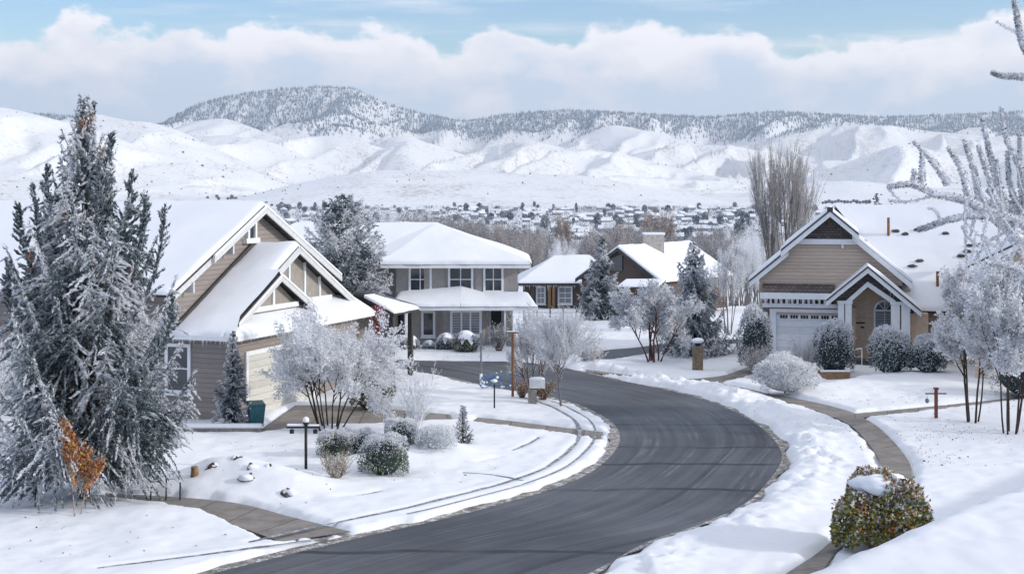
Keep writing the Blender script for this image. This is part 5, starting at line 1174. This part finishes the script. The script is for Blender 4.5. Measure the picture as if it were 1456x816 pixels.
leaves('foliage', c, rs.normal(size=c.shape), np.full(2200,.055), np.full(2200,.03), ['needle_grey','needle_frost','frost_white','needle_dark'], rs.choice(4, 2200, p=[.3,.35,.2,.15]), t); m_ = MB(); m_.tube([(0,0,-.05),(0,0,1.0)], .018, 6); m_.build('stem', 'bark_dark', t)
l, h, w = place(537, 466, 1, 1); l = P(537, 458, 62.0); l.z = .05; t = thing('climbing_plant', 'red leaved climber on the porch of the taupe house', 'plant', l)
n = 700; c = np.stack([rs.normal(size=n)*.14, rs.normal(size=n)*.12, rs.random(n)*1.5+1.9], 1); leaves('foliage', c, rs.normal(size=c.shape), np.full(n,.10), np.full(n,.07), ['leaf_red','frost_white'], (rs.random(n) < .15).astype(int), t)
m_ = MB(); m_.tube([(0,0,-.05),(.04,0,1.5),(0,0,3.3)], .03, 6); m_.build('stem', 'bark_red', t)
# bare woods between the houses and the town: four kinds, copied tree by tree
def copse():
    protos = []
    for k, (tw, fm, w, sp, up) in enumerate((('far_twig','needle_frost',7.5,.5,.16),('twig_tan','needle_frost',6,.45,.2),('twig_frost','frost_white',7,.55,.12),('twig_tan','twig_tan',3.2,.25,.3))):
        o = bare_tree('bare_tree', 'x', 'tree', (0,0,0), 14, w, 80+k, 4, 3, (5,6), sp, up, .12, tw, 'bark_grey', 5200, (.34,.075), ((tw,.62),(fm,.38)), 1, None, .35 if k < 3 else .15, .5); protos.append(o)
    kids = [list(o.children) for o in protos]; used = [False]*4
    def put(px, top, D, k, lab, grp):
        x = (px-CX)/F*D; zb = float(base_z(x, D)); h = H-(top-HZ)/F*D-zb
        o = protos[k] if not used[k] else link(protos[k].copy())
        if used[k]:
            for ch in kids[k]: link(ch.copy(), o)
        used[k] = True; s = h/14; o.location = (x, D, zb); o.scale = (s*random.uniform(.85, 1.15), s, s); o.rotation_euler = (0, 0, random.uniform(0, 6)); tag(o, lab, 'tree', grp)
    a = 'bare brown tree in the grove behind the grey house roof'; b = 'pale frosted tree in the hollow between grey and brown house'; c = 'bare frosted tree in the misty grove right of the brown house'
    for i in range(26):
        px = 600+i*6.6+random.uniform(-5, 5); put(px, 309+(px-640)*.13+random.uniform(-5, 12), random.uniform(190, 300), random.choice((0, 0, 1, 0)), a, 'grove behind the grey house')
    for i in range(14): put(758+i*9+random.uniform(-4, 4), 338+random.uniform(-6, 12), random.uniform(170, 240), random.choice((2, 2, 1, 0)), b, 'hollow between the houses')
    for i in range(5): put(855+i*7, 318+random.uniform(-5, 8), random.uniform(230, 300), 1, 'tan bare tree rising behind the dark spruce', 'trees behind the dark spruce')
    for i in range(4): put(920+i*8.5, 300+random.uniform(-3, 6), random.uniform(300, 340), 3, 'slim tan poplar in the row behind the pale chimney', 'poplars behind the chimney')
    for i in range(7): put(888+i*9+random.uniform(-4, 4), 326+random.uniform(-6, 8), random.uniform(260, 330), 0, 'brown bare tree behind the dark gable of the brown house', 'trees behind the dark gable')
    for i in range(22): put(998+i*6.0+random.uniform(-4, 4), 346-(i % 5)*5+random.uniform(-10, 12), random.uniform(130, 230), random.choice((2, 2, 0, 1)), c, 'grove right of the brown house')
    for i in range(9): put(1010+i*9, 322+random.uniform(-6, 10), random.uniform(280, 400), 0, 'far bare tree left of the tall poplar', 'far trees by the poplar')
    for i in range(10): put(530+i*10, 300+random.uniform(-3, 8), random.uniform(420, 560), random.choice((0, 2)), 'bare tree standing above the ridge of the grey house', 'trees above the grey house ridge')
    for i in range(5): put(-8+i*9, 302+random.uniform(-8, 8), random.uniform(110, 150), 2, 'frosted bare tree behind the conifer at the left edge', 'left edge trees')
    for i in range(2): put(798+i*5, 304+i*8, 380, 3, 'slim pale poplar alone above the hollow', 'pale poplars')
copse()
# ------------------------------------------------------------------ street furniture and garden things
def snow_top(parent, c, r, sq=(1,1,.6)):
    m = MB(); m.ball(c, r, sq, 12, 8, 0, 3, .06); return m.build('snow_cap', 'snow_cap', parent, True)
def at(px, py): p = G(px, py); p.z = float(ground_z(p.x, p.y))+.08; return p, F/p.y
p, s = at(435, 674); t = thing('lantern_post', 'black garden lantern post with a globe and snowy crossbar, beside the clipped hedges', 'lamp post', p)
m = MB(); m.tube([(0,0,-.3),(0,0,1.42)], .045, 10); m.build('post', 'black_metal', t, True)
m = MB(); m.ball((0,0,1.52), .10, (1,1,1.0), 14, 9); m.build('globe', 'white_trim', t, True); m = MB(); m.tube([(0,0,1.40),(0,0,1.46)], .09, 10); m.build('collar', 'black_metal', t)
m = MB(); m.box(-.58,-.04,1.28,.42,.04,1.335); m.build('crossbar', 'black_metal', t); m = MB(); m.box(-.57,-.055,1.337,-.06,.055,1.41); m.box(.06,-.055,1.337,.40,.055,1.39); m.build('snow_cap', 'snow_cap', t, bevel=.03)
for x in (-.42, .28):
    m = MB(); m.tube([(x,0,1.28),(x,0,1.24)], .012, 6); m.box(x-.06,-.05,1.12,x+.06,.05,1.238); m.build('hanging_lamp', 'black_metal', t)
p, s = at(364, 611); t = thing('wheelie_bin', 'teal wheeled refuse bin beside the slim conifer at the garage', 'bin', p, R(20))
m = MB(); m.add([(-.22,-.24,.06),(.22,-.24,.06),(.22,.24,.06),(-.22,.24,.06),(-.29,-.32,.82),(.29,-.32,.82),(.29,.32,.82),(-.29,.32,.82)], [(0,3,2,1),(0,1,5,4),(1,2,6,5),(2,3,7,6),(3,0,4,7),(4,5,6,7)]); m.build('body', 'teal_plastic', t, bevel=.02)
m = MB(); m.add([(-.31,-.35,.823),(.31,-.35,.823),(.31,.36,.86),(-.31,.36,.86),(-.28,-.30,.87),(.28,-.30,.87),(.28,.32,.93),(-.28,.32,.93)], [(0,3,2,1),(0,1,5,4),(1,2,6,5),(2,3,7,6),(3,0,4,7),(4,5,6,7)]); m.build('lid', 'teal_plastic', t, bevel=.015)
m = MB(); m.tube([(-.26,.40,.80),(.26,.40,.80)], .018, 8); m.build('handle', 'teal_plastic', t)
for x in (-.25, .25):
    m = MB(); m.tube([(x-.03,.26,.10),(x+.03,.26,.10)], .10, 12); m.build('wheel', 'black_metal', t)
a, b = G(246, 617), G(371, 617); t = thing('garden_wall', 'low grey edging wall capped with snow, before the garage side wall', 'wall', ((a.x+b.x)/2, a.y, 0)); L = (b.x-a.x)/2
m = MB(); m.box(-L,-.15,-.2,L,.15,.22); m.build('wall', 'stone_grey', t); m = MB(); m.box(-L-.04,-.18,.222,L+.04,.18,.36); m.build('snow_cap', 'snow_cap', t, bevel=.06)
# wire guard by the drive
p, s = at(236, 712); t = thing('wire_guard', 'three short iron stakes joined by sagging wire near the big conifer', 'stakes', p)
for x, h_ in ((-.42,.30),(0,.52),(.38,.42)):
    m = MB(); m.tube([(x,0,-.2),(x+.01,0,h_)], .022, 7); m.build('stake', 'black_metal', t)
m = MB(); m.tube([(-.42,0,.28),(-.2,0,.34),(0,0,.50)], .007, 5); m.tube([(0,0,.5),(.22,0,.52),(.38,0,.40)], .007, 5); m.tube([(.38,0,.4),(.45,.02,.2),(.42,0,.05)], .007, 5); m.build('wire', 'grey_metal', t)
# boulders and stump in the snow mound
flat('boulder_stone', (.085,.065,.055), .9, .5, 6, .7); first = None
for i, (px, py, r) in enumerate(((303,694,.15),(338,690,.14),(352,703,.17),(358,697,.13),(408,712,.18),(322,680,.10),(384,696,.10),(420,690,.09),(365,684,.1))):
    q = G(px, py); q.z = float(ground_z(q.x, q.y))+.07; m = MB(); m.ball((0,0,0), r, (1.3,.9,.85), 12, 8, 0, i, .42); o = m.build('boulder', 'boulder_stone', None, True); o.location = q; o.rotation_euler = (0,0,i*1.3)
    tag(o, 'brown boulder poking out of the snowy mound beside the front drive', 'boulder', 'boulders in the snow mound')
    m = MB(); m.ball((0,.07,r*.45), r*1.05, (1.3,.9,.55), 10, 7, 0, i+9, .16); m.build('snow_cap', 'snow_cap', o, True)
q = G(276, 696); q.z = float(ground_z(q.x, q.y)); m = MB(); m.tube([(0,0,-.2),(.02,0,.28),(.01,0,.40)], [.13,.11,.10], 12); o = m.build('tree_stump', 'timber', None, False); o.location = q; tag(o, 'short sawn tree stump at the left end of the snowy mound', 'stump')
# poles along the inner verge
p, s = at(729, 568); t = thing('garden_pole', 'tall rust brown pole with a short crossbar beside the blue wire', 'pole', p)
m = MB(); m.tube([(0,0,-.3),(0,0,2.62)], .055, 9); m.build('pole', 'rust_metal', t); m = MB(); m.box(-.26,-.03,2.60,.26,.03,2.66); m.build('crossbar', 'rust_metal', t); m = MB(); m.box(-.25,-.04,2.662,.25,.04,2.70); m.build('snow_cap', 'snow_cap', t, bevel=.015)
p, s = at(684, 552); t = thing('sign_post', 'slim grey post with a snowy sleeve and flat blank panel, left of the blue wire', 'post', p)
m = MB(); m.tube([(0,0,-.3),(0,0,1.62)], .04, 9); m.build('post', 'grey_metal', t); m = MB(); m.box(-.05,-.02,1.62,.05,.02,2.3); m.box(-.16,-.03,1.60,.16,.03,1.645); m.build('panel', 'grey_metal', t); m = MB(); m.tube([(0,0,.08),(0,0,.55)], .062, 9); m.build('snow_sleeve', 'snow_cap', t, True)
p, s = at(703, 585); t = thing('garden_stake', 'short dark stake with a cap of snow in the lawn by the bend', 'stake', p)
m = MB(); m.tube([(0,0,-.2),(0,0,1.0)], .03, 8); m.build('stake', 'black_metal', t); m = MB(); m.box(-.10,-.09,1.0,.10,.09,1.05); m.build('cap', 'grey_metal', t); snow_top(t, (0,0,1.1), .12)
p, s = at(714, 556); t = thing('wire_tangle', 'tangled coils of blue garden wire behind the short stake', 'wire', p); r_ = random.Random(8); m = MB()
for k in range(13):
    cx, cz, rr, ti = r_.uniform(-.75,.65), r_.uniform(.18,.5), r_.uniform(.16,.34), r_.uniform(-.8,.8)
    m.tube([(cx+rr*math.cos(a*.5236), rr*.6*math.sin(a*.5236+ti)*ti, cz+rr*.8*math.sin(a*.5236)) for a in range(13)], .016, 5)
m.build('coil', 'blue_plastic', t); m = MB()
for k in range(14): m.ball((r_.uniform(-.8,.7), r_.uniform(-.15,.15), r_.uniform(.05,.75)), r_.uniform(.03,.07), (1,1,.8), 8, 5, 0, k, .1)
m.build('snow', 'snow_cap', t, True)
p, s = at(757, 578); t = thing('mailbox', 'grey kerbside mailbox with a snowy top on a square stone post', 'mailbox', p)
m = MB(); m.box(-.17,-.17,-.3,.17,.17,.62); m.build('post', 'stone_grey', t)
m = MB(); n = 10; pts = [(-.0,-.16,.66),(.0,.16,.66)]+[(0,.16*math.cos(math.pi*i/n),.86+.16*math.sin(math.pi*i/n)) for i in range(n+1)]; m.prism([(x-.12,y,z) for x, y, z in pts], (.62,0,0)); bx_ = m.build('box', 'bargeboard', t)
m = MB(); m.tube([(.501,0,.85),(.515,0,.85)], .12, 12); m.build('door', 'door_dark', t); m = MB(); m.box(-.1,-.10,.622,.48,.10,.658); m.build('bracket', 'timber', t)
m = MB(); m.ball((.18,0,1.01), .2, (1.6,.85,.42), 14, 8, 0, 2, .05); m.build('snow_cap', 'snow_cap', t, True)
# stone pillar with lamp on the outer verge
p, s = at(992, 528); t = thing('mailbox_pillar', 'grey brown stone pillar with a snow covered lamp, on the outer verge', 'pillar', p)
m = MB(); m.box(-.23,-.2,-.3,.23,.2,1.05); m.build('pillar', 'stone_brown', t, bevel=.015); m = MB(); m.box(-.27,-.24,1.052,.27,.24,1.11); m.build('cap', 'stone_grey', t)
m = MB(); m.box(-.12,-.12,1.112,.12,.12,1.30); m.build('lamp', 'black_metal', t); m = MB(); m.ball((0,0,1.36), .26, (1.2,1,.5), 12, 8, 0, 5, .1); m.build('snow_cap', 'snow_cap', t, True)
# red brown post on the right lawn
p, s = at(1331, 598); t = thing('bird_post', 'red brown timber post with a thin crossbar and hanging feeder on the right lawn', 'post', p)
m = MB(); m.box(-.055,-.055,-.3,.055,.055,1.08); m.build('post', 'red_brown_paint', t, bevel=.008); m = MB(); m.box(-.085,-.085,1.082,.085,.085,1.14); m.build('cap', 'red_brown_paint', t)
m = MB(); m.box(-.40,-.02,.90,-.057,.02,.94); m.box(.057,-.02,.90,.38,.02,.94); m.build('crossbar', 'black_metal', t)
m = MB(); m.tube([(-.33,0,.90),(-.33,0,.74)], .006, 5); m.ball((-.33,0,.66), .075, (1,1,1.3), 10, 7); m.build('feeder', 'grey_metal', t)
# railing and planter at the arched entry
p = P(1213, 522, 68.0); p.z = .05; t = thing('hand_rail', 'white metal handrail by the entry steps of the tan house', 'railing', p)
m = MB(); m.tube([(-.65,0,1.0),(-.42,0,.72),(-.40,0,.72),(.42,0,.86)], .028, 8); m.tube([(-.40,0,-.2),(-.40,0,.72)], .026, 8); m.tube([(.42,0,-.1),(.42,0,.86)], .026, 8); m.tube([(-.40,0,.40),(.42,0,.50)], .014, 6); m.build('rail', 'white_trim', t, True)
m = MB(); m.tube([(-.39,-.01,.755),(.42,-.01,.893)], .028, 8); m.build('snow', 'snow_cap', t, True)
p = G(1186, 538); p.z = .03; t = thing('planter', 'brown timber planter under the tall dome shrub', 'planter', p); m = MB(); m.box(-.75,-.75,0,.55,-.69,.36); m.box(-.75,-.689,0,-.69,.5,.36); m.box(.49,-.689,0,.55,.5,.36); m.build('box', 'timber', t)
m = MB(); m.box(-.78,-.78,.362,.58,-.66,.44); m.build('snow_cap', 'snow_cap', t, bevel=.03)
p = P(1233, 530, 68.2); p.z = 0; t = thing('entry_steps', 'two broad concrete steps up to the arched entry', 'steps', p); m = MB(); m.box(-.7,-.2,-.2,1.0,.15,.18); m.box(-.7,.151,-.2,1.0,.9,.32); m.build('step', 'concrete', t)
# drain kerb block on the outer verge
p, s = at(1113, 592); m = MB(); m.ball((0,0,.05), .3, (1.3,.7,.5), 14, 8, 0, 6, .18); o = m.build('kerb_stone', 'stone_grey', None, True); o.location = p; tag(o, 'grey kerb stone by the storm drain, half buried in ploughed snow', 'stone'); m = MB(); m.ball((-.05,.05,.17), .34, (1.35,.8,.4), 14, 8, 0, 7, .12); m.build('snow_cap', 'snow_cap', o, True)
# post and rail fence at the brown house, mesh panel
a, b = P(745,440,101), P(838,440,101); z0 = float(ground_z(a.x, 101)); t = thing('rail_fence', 'thin dark post and wire fence along the brown house lawn', 'fence', (a.x, 101, z0))
for k in range(6):
    x = (b.x-a.x)*k/5; m = MB(); m.box(x-.05,-.05,-.2,x+.05,.05,1.15 if k != 4 else 1.5); m.build('post', 'dark_fascia', t)
m = MB()
for z in (.45, .75, 1.05): m.tube([(0,0,z),(b.x-a.x,0,z)], .018, 5)
m.build('wire', 'grey_metal', t)
# thin posts far off: snow fence behind the taupe house ridge and the hop poles of the valley
p0 = P(216, 296, 150); t = thing('snow_fence', 'thin pale picket fence behind the ridge of the taupe house', 'fence', (p0.x, 150, float(ground_z(p0.x,150)))); m = MB(); m2 = MB()
zt = P(0, 286, 150).z-float(ground_z(p0.x,150))
for k in range(26): x = k*.34; m.box(x-.02,-.02,-.3,x+.02,.02,zt)
m2.box(0,.021,zt-.5,8.6,.05,zt-.44); m.build('pickets', 'bargeboard', t); m2.build('rail', 'bargeboard', t)
t = thing('utility_pole', 'distant utility pole standing in the valley left of the row of poplars', 'pole', Vector(((893-CX)/F*700, 700, float(base_z(57,700))))); m = MB(); m.tube([(0,0,-1),(0,0,30)], [.3,.18], 7); m.build('pole', 'bark_grey', t); m = MB(); m.box(-1.8,-.1,28,1.8,.1,28.3); m.build('crossarm', 'bark_grey', t)
# fallen leaves and twigs on the snow
def litter():
    n = 1500; px = 1150+rng.random(n)*320; py = 560+rng.random(n)*110; pts = []
    for x, y in zip(px, py): pts.append(G(x, y))
    for k in range(420): pts.append(G(rng.uniform(0, 780), rng.uniform(590, 810)))
    for k in range(700):
        i = rng.integers(70, 150); q = RR[i]; o = rng.normal()*.7+1.3; d = RR[min(i+1, 159)]-RR[i]; d /= np.linalg.norm(d); pts.append(Vector((q[0]+d[1]*o, q[1]-d[0]*o, 0)))
    V = np.array([(p.x, p.y) for p in pts]); cl = vnoise(V[:,0]*.6, V[:,1]*.6, 2); V = V[(cl+rng.random(len(V))*.5) > .72]
    bad = np.zeros(len(V), bool)
    for poly, pad in PAVE: bad |= seg_dist(V[:,0], V[:,1], poly) < .25
    V = V[~bad]; n = len(V); nz = (fbm(V[:,0]*.45, V[:,1]*.45, 4, 2)-.5)*.22+(fbm(V[:,0]*2.6, V[:,1]*2.6, 3, 6)-.5)*.07
    C = np.stack([V[:,0], V[:,1], ground_z(V[:,0], V[:,1])+.13+nz+.012], 1); d = rng.normal(size=(n,3)); d[:,2] *= .25
    o = leaves('fallen_leaves', C, d, .035+.09*rng.random(n)**3, .02+.05*rng.random(n)**2, ['dead_brown', 'leaf_rust', 'bark_dark', 'needle_frost'], rng.choice(4, n, p=[.28,.05,.42,.25]), None)
    tag(o, 'fallen leaves and twigs sprinkled over the snow', 'leaves', kind='stuff')
litter()
# ------------------------------------------------------------------ air, sky, sun, camera
mb = MB(); mb.box(-11990, -29.9, -60, 11990, 10398, 780); hz = mb.build('haze', []); hz.data.materials.clear()
hm = bpy.data.materials.new('haze_air'); hm.use_nodes = True; nt = hm.node_tree; nt.nodes.clear()
out = nt.nodes.new('ShaderNodeOutputMaterial'); pv = nt.nodes.new('ShaderNodeVolumePrincipled'); pv.inputs['Color'].default_value = (.84,.92,1,1); pv.inputs['Density'].default_value = HAZE; pv.inputs['Anisotropy'].default_value = 0.2
nt.links.new(pv.outputs[0], out.inputs['Volume']); hz.data.materials.append(hm); tag(hz, kind='stuff'); tag(hz, 'thin blue winter haze filling the valley', 'haze')
EL, BE = 21.0, -14.0
w = bpy.data.worlds.new('World'); sc.world = w; w.use_nodes = True; nt = w.node_tree; nt.nodes.clear()
wo = nt.nodes.new('ShaderNodeOutputWorld'); sky = nt.nodes.new('ShaderNodeTexSky'); sky.sky_type = 'NISHITA'; sky.sun_disc = False
sky.sun_elevation = R(EL); sky.sun_rotation = R(90-BE); sky.altitude = 300; sky.air_density = 1.0; sky.dust_density = .6; sky.ozone_density = 1.2
bg = nt.nodes.new('ShaderNodeBackground'); bg.inputs['Strength'].default_value = SKY; hs = nt.nodes.new('ShaderNodeHueSaturation'); hs.inputs['Saturation'].default_value = SAT; hs.inputs['Hue'].default_value = .522; nt.links.new(sky.outputs[0], hs.inputs['Color']); nt.links.new(hs.outputs[0], bg.inputs[0])
tc = nt.nodes.new('ShaderNodeTexCoord'); sx = nt.nodes.new('ShaderNodeSeparateXYZ'); nt.links.new(tc.outputs['Generated'], sx.inputs[0])
az = mathn(nt, 'ARCTAN2', sx.outputs[0], sx.outputs[1]); el = mathn(nt, 'ARCSINE', sx.outputs[2])
def cvec(sa, se, off=0.0, eo=0.0):
    c = nt.nodes.new('ShaderNodeCombineXYZ'); nt.links.new(mathn(nt, 'ADD', mathn(nt, 'MULTIPLY', az, sa), off), c.inputs[0]); nt.links.new(mathn(nt, 'ADD', mathn(nt, 'MULTIPLY', el, se), eo), c.inputs[1]); return c.outputs[0]
def mr(v, a, b, c=0., d=1.):
    n = nt.nodes.new('ShaderNodeMapRange'); n.interpolation_type = 'SMOOTHSTEP'; nt.links.new(v, n.inputs[0])
    for i, q in enumerate((a, b, c, d)): n.inputs[i+1].default_value = q
    return n.outputs[0]
# stratocumulus bank lying on the mountains: noisy top edge at about six degrees
big_n = noise(nt, cvec(7, 9, CLX), 1.0, 2, .5); med = noise(nt, cvec(20, 30, 1.7), 1.0, 6, .58)
puff = mathn(nt, 'ADD', mathn(nt, 'MULTIPLY', big_n, 1.0), mathn(nt, 'MULTIPLY', med, .80))
topel = mathn(nt, 'ADD', .0175, mathn(nt, 'MULTIPLY', puff, .100))
dens = mr(mathn(nt, 'SUBTRACT', topel, el), -.004, .006)
# lit crowns: how far below the local top edge, and a second noise for the hollows
dep = mathn(nt, 'SUBTRACT', topel, el); n2 = noise(nt, cvec(16, 26, 9.2, 3.0), 1.0, 5, .6)
sh_ = mathn(nt, 'ADD', mr(dep, .0, .045), mathn(nt, 'MULTIPLY', mathn(nt, 'SUBTRACT', n2, .5), 2.3))
cr = ramp(nt, sh_, [(.05, (.93,.91,.93)), (.35, (.84,.83,.87)), (.70, (.74,.77,.85)), (1.0, (.60,.69,.82))])
# streaks of high cloud over the blue
ci = noise(nt, cvec(5.0, 55, 3.1), 1.0, 5, .62); cim = mr(ci, .46, .76, 0, .75)
c2 = nt.nodes.new('ShaderNodeBackground'); c2.inputs[0].default_value = (.86,.885,.92,1); c2.inputs[1].default_value = CLB*.92
c1 = nt.nodes.new('ShaderNodeBackground'); nt.links.new(cr.outputs[0], c1.inputs[0]); c1.inputs[1].default_value = CLB
def mixs(f, a, b):
    n = nt.nodes.new('ShaderNodeMixShader'); nt.links.new(f, n.inputs[0]) if not isinstance(f, float) else setattr(n.inputs[0], 'default_value', f); nt.links.new(a.outputs[0], n.inputs[1]); nt.links.new(b.outputs[0], n.inputs[2]); return n
veil = mr(el, .25, .9, 0, VEIL)      # unseen white veil overhead, added to neutralise the ambient light
s1 = mixs(mathn(nt, 'MAXIMUM', cim, veil), bg, c2); s2 = mixs(dens, s1, c1); nt.links.new(s2.outputs[0], wo.inputs[0])
sl = bpy.data.lights.new('sun', 'SUN'); sl.energy = SUN; sl.angle = R(SANG); sl.color = (1, .955, .89); so = link(bpy.data.objects.new('sun', sl))
sd = Vector((math.cos(R(EL))*math.cos(R(BE)), math.cos(R(EL))*math.sin(R(BE)), math.sin(R(EL)))); so.rotation_euler = sd.to_track_quat('Z', 'Y').to_euler(); so.location = (60, -10, 40)
cam = bpy.data.cameras.new('camera'); cam.sensor_width = 36; cam.lens = 36*F/1456; cam.clip_end = 60000; cam.clip_start = .5; cam.shift_y = -(408-HZ)/1456
co = link(bpy.data.objects.new('camera', cam)); co.location = (0, 0, H); co.rotation_euler = (R(90), 0, 0); sc.camera = co
sc.view_settings.view_transform = 'Standard'; sc.view_settings.look = 'None'; sc.view_settings.gamma = 1; sc.view_settings.use_curve_mapping = False; sc.view_settings.exposure = EXPO
sc.render.engine = 'CYCLES'; sc.cycles.use_denoising = True; sc.cycles.max_bounces = 6; sc.cycles.diffuse_bounces = 3; sc.cycles.volume_bounces = 0; sc.cycles.transparent_max_bounces = 4
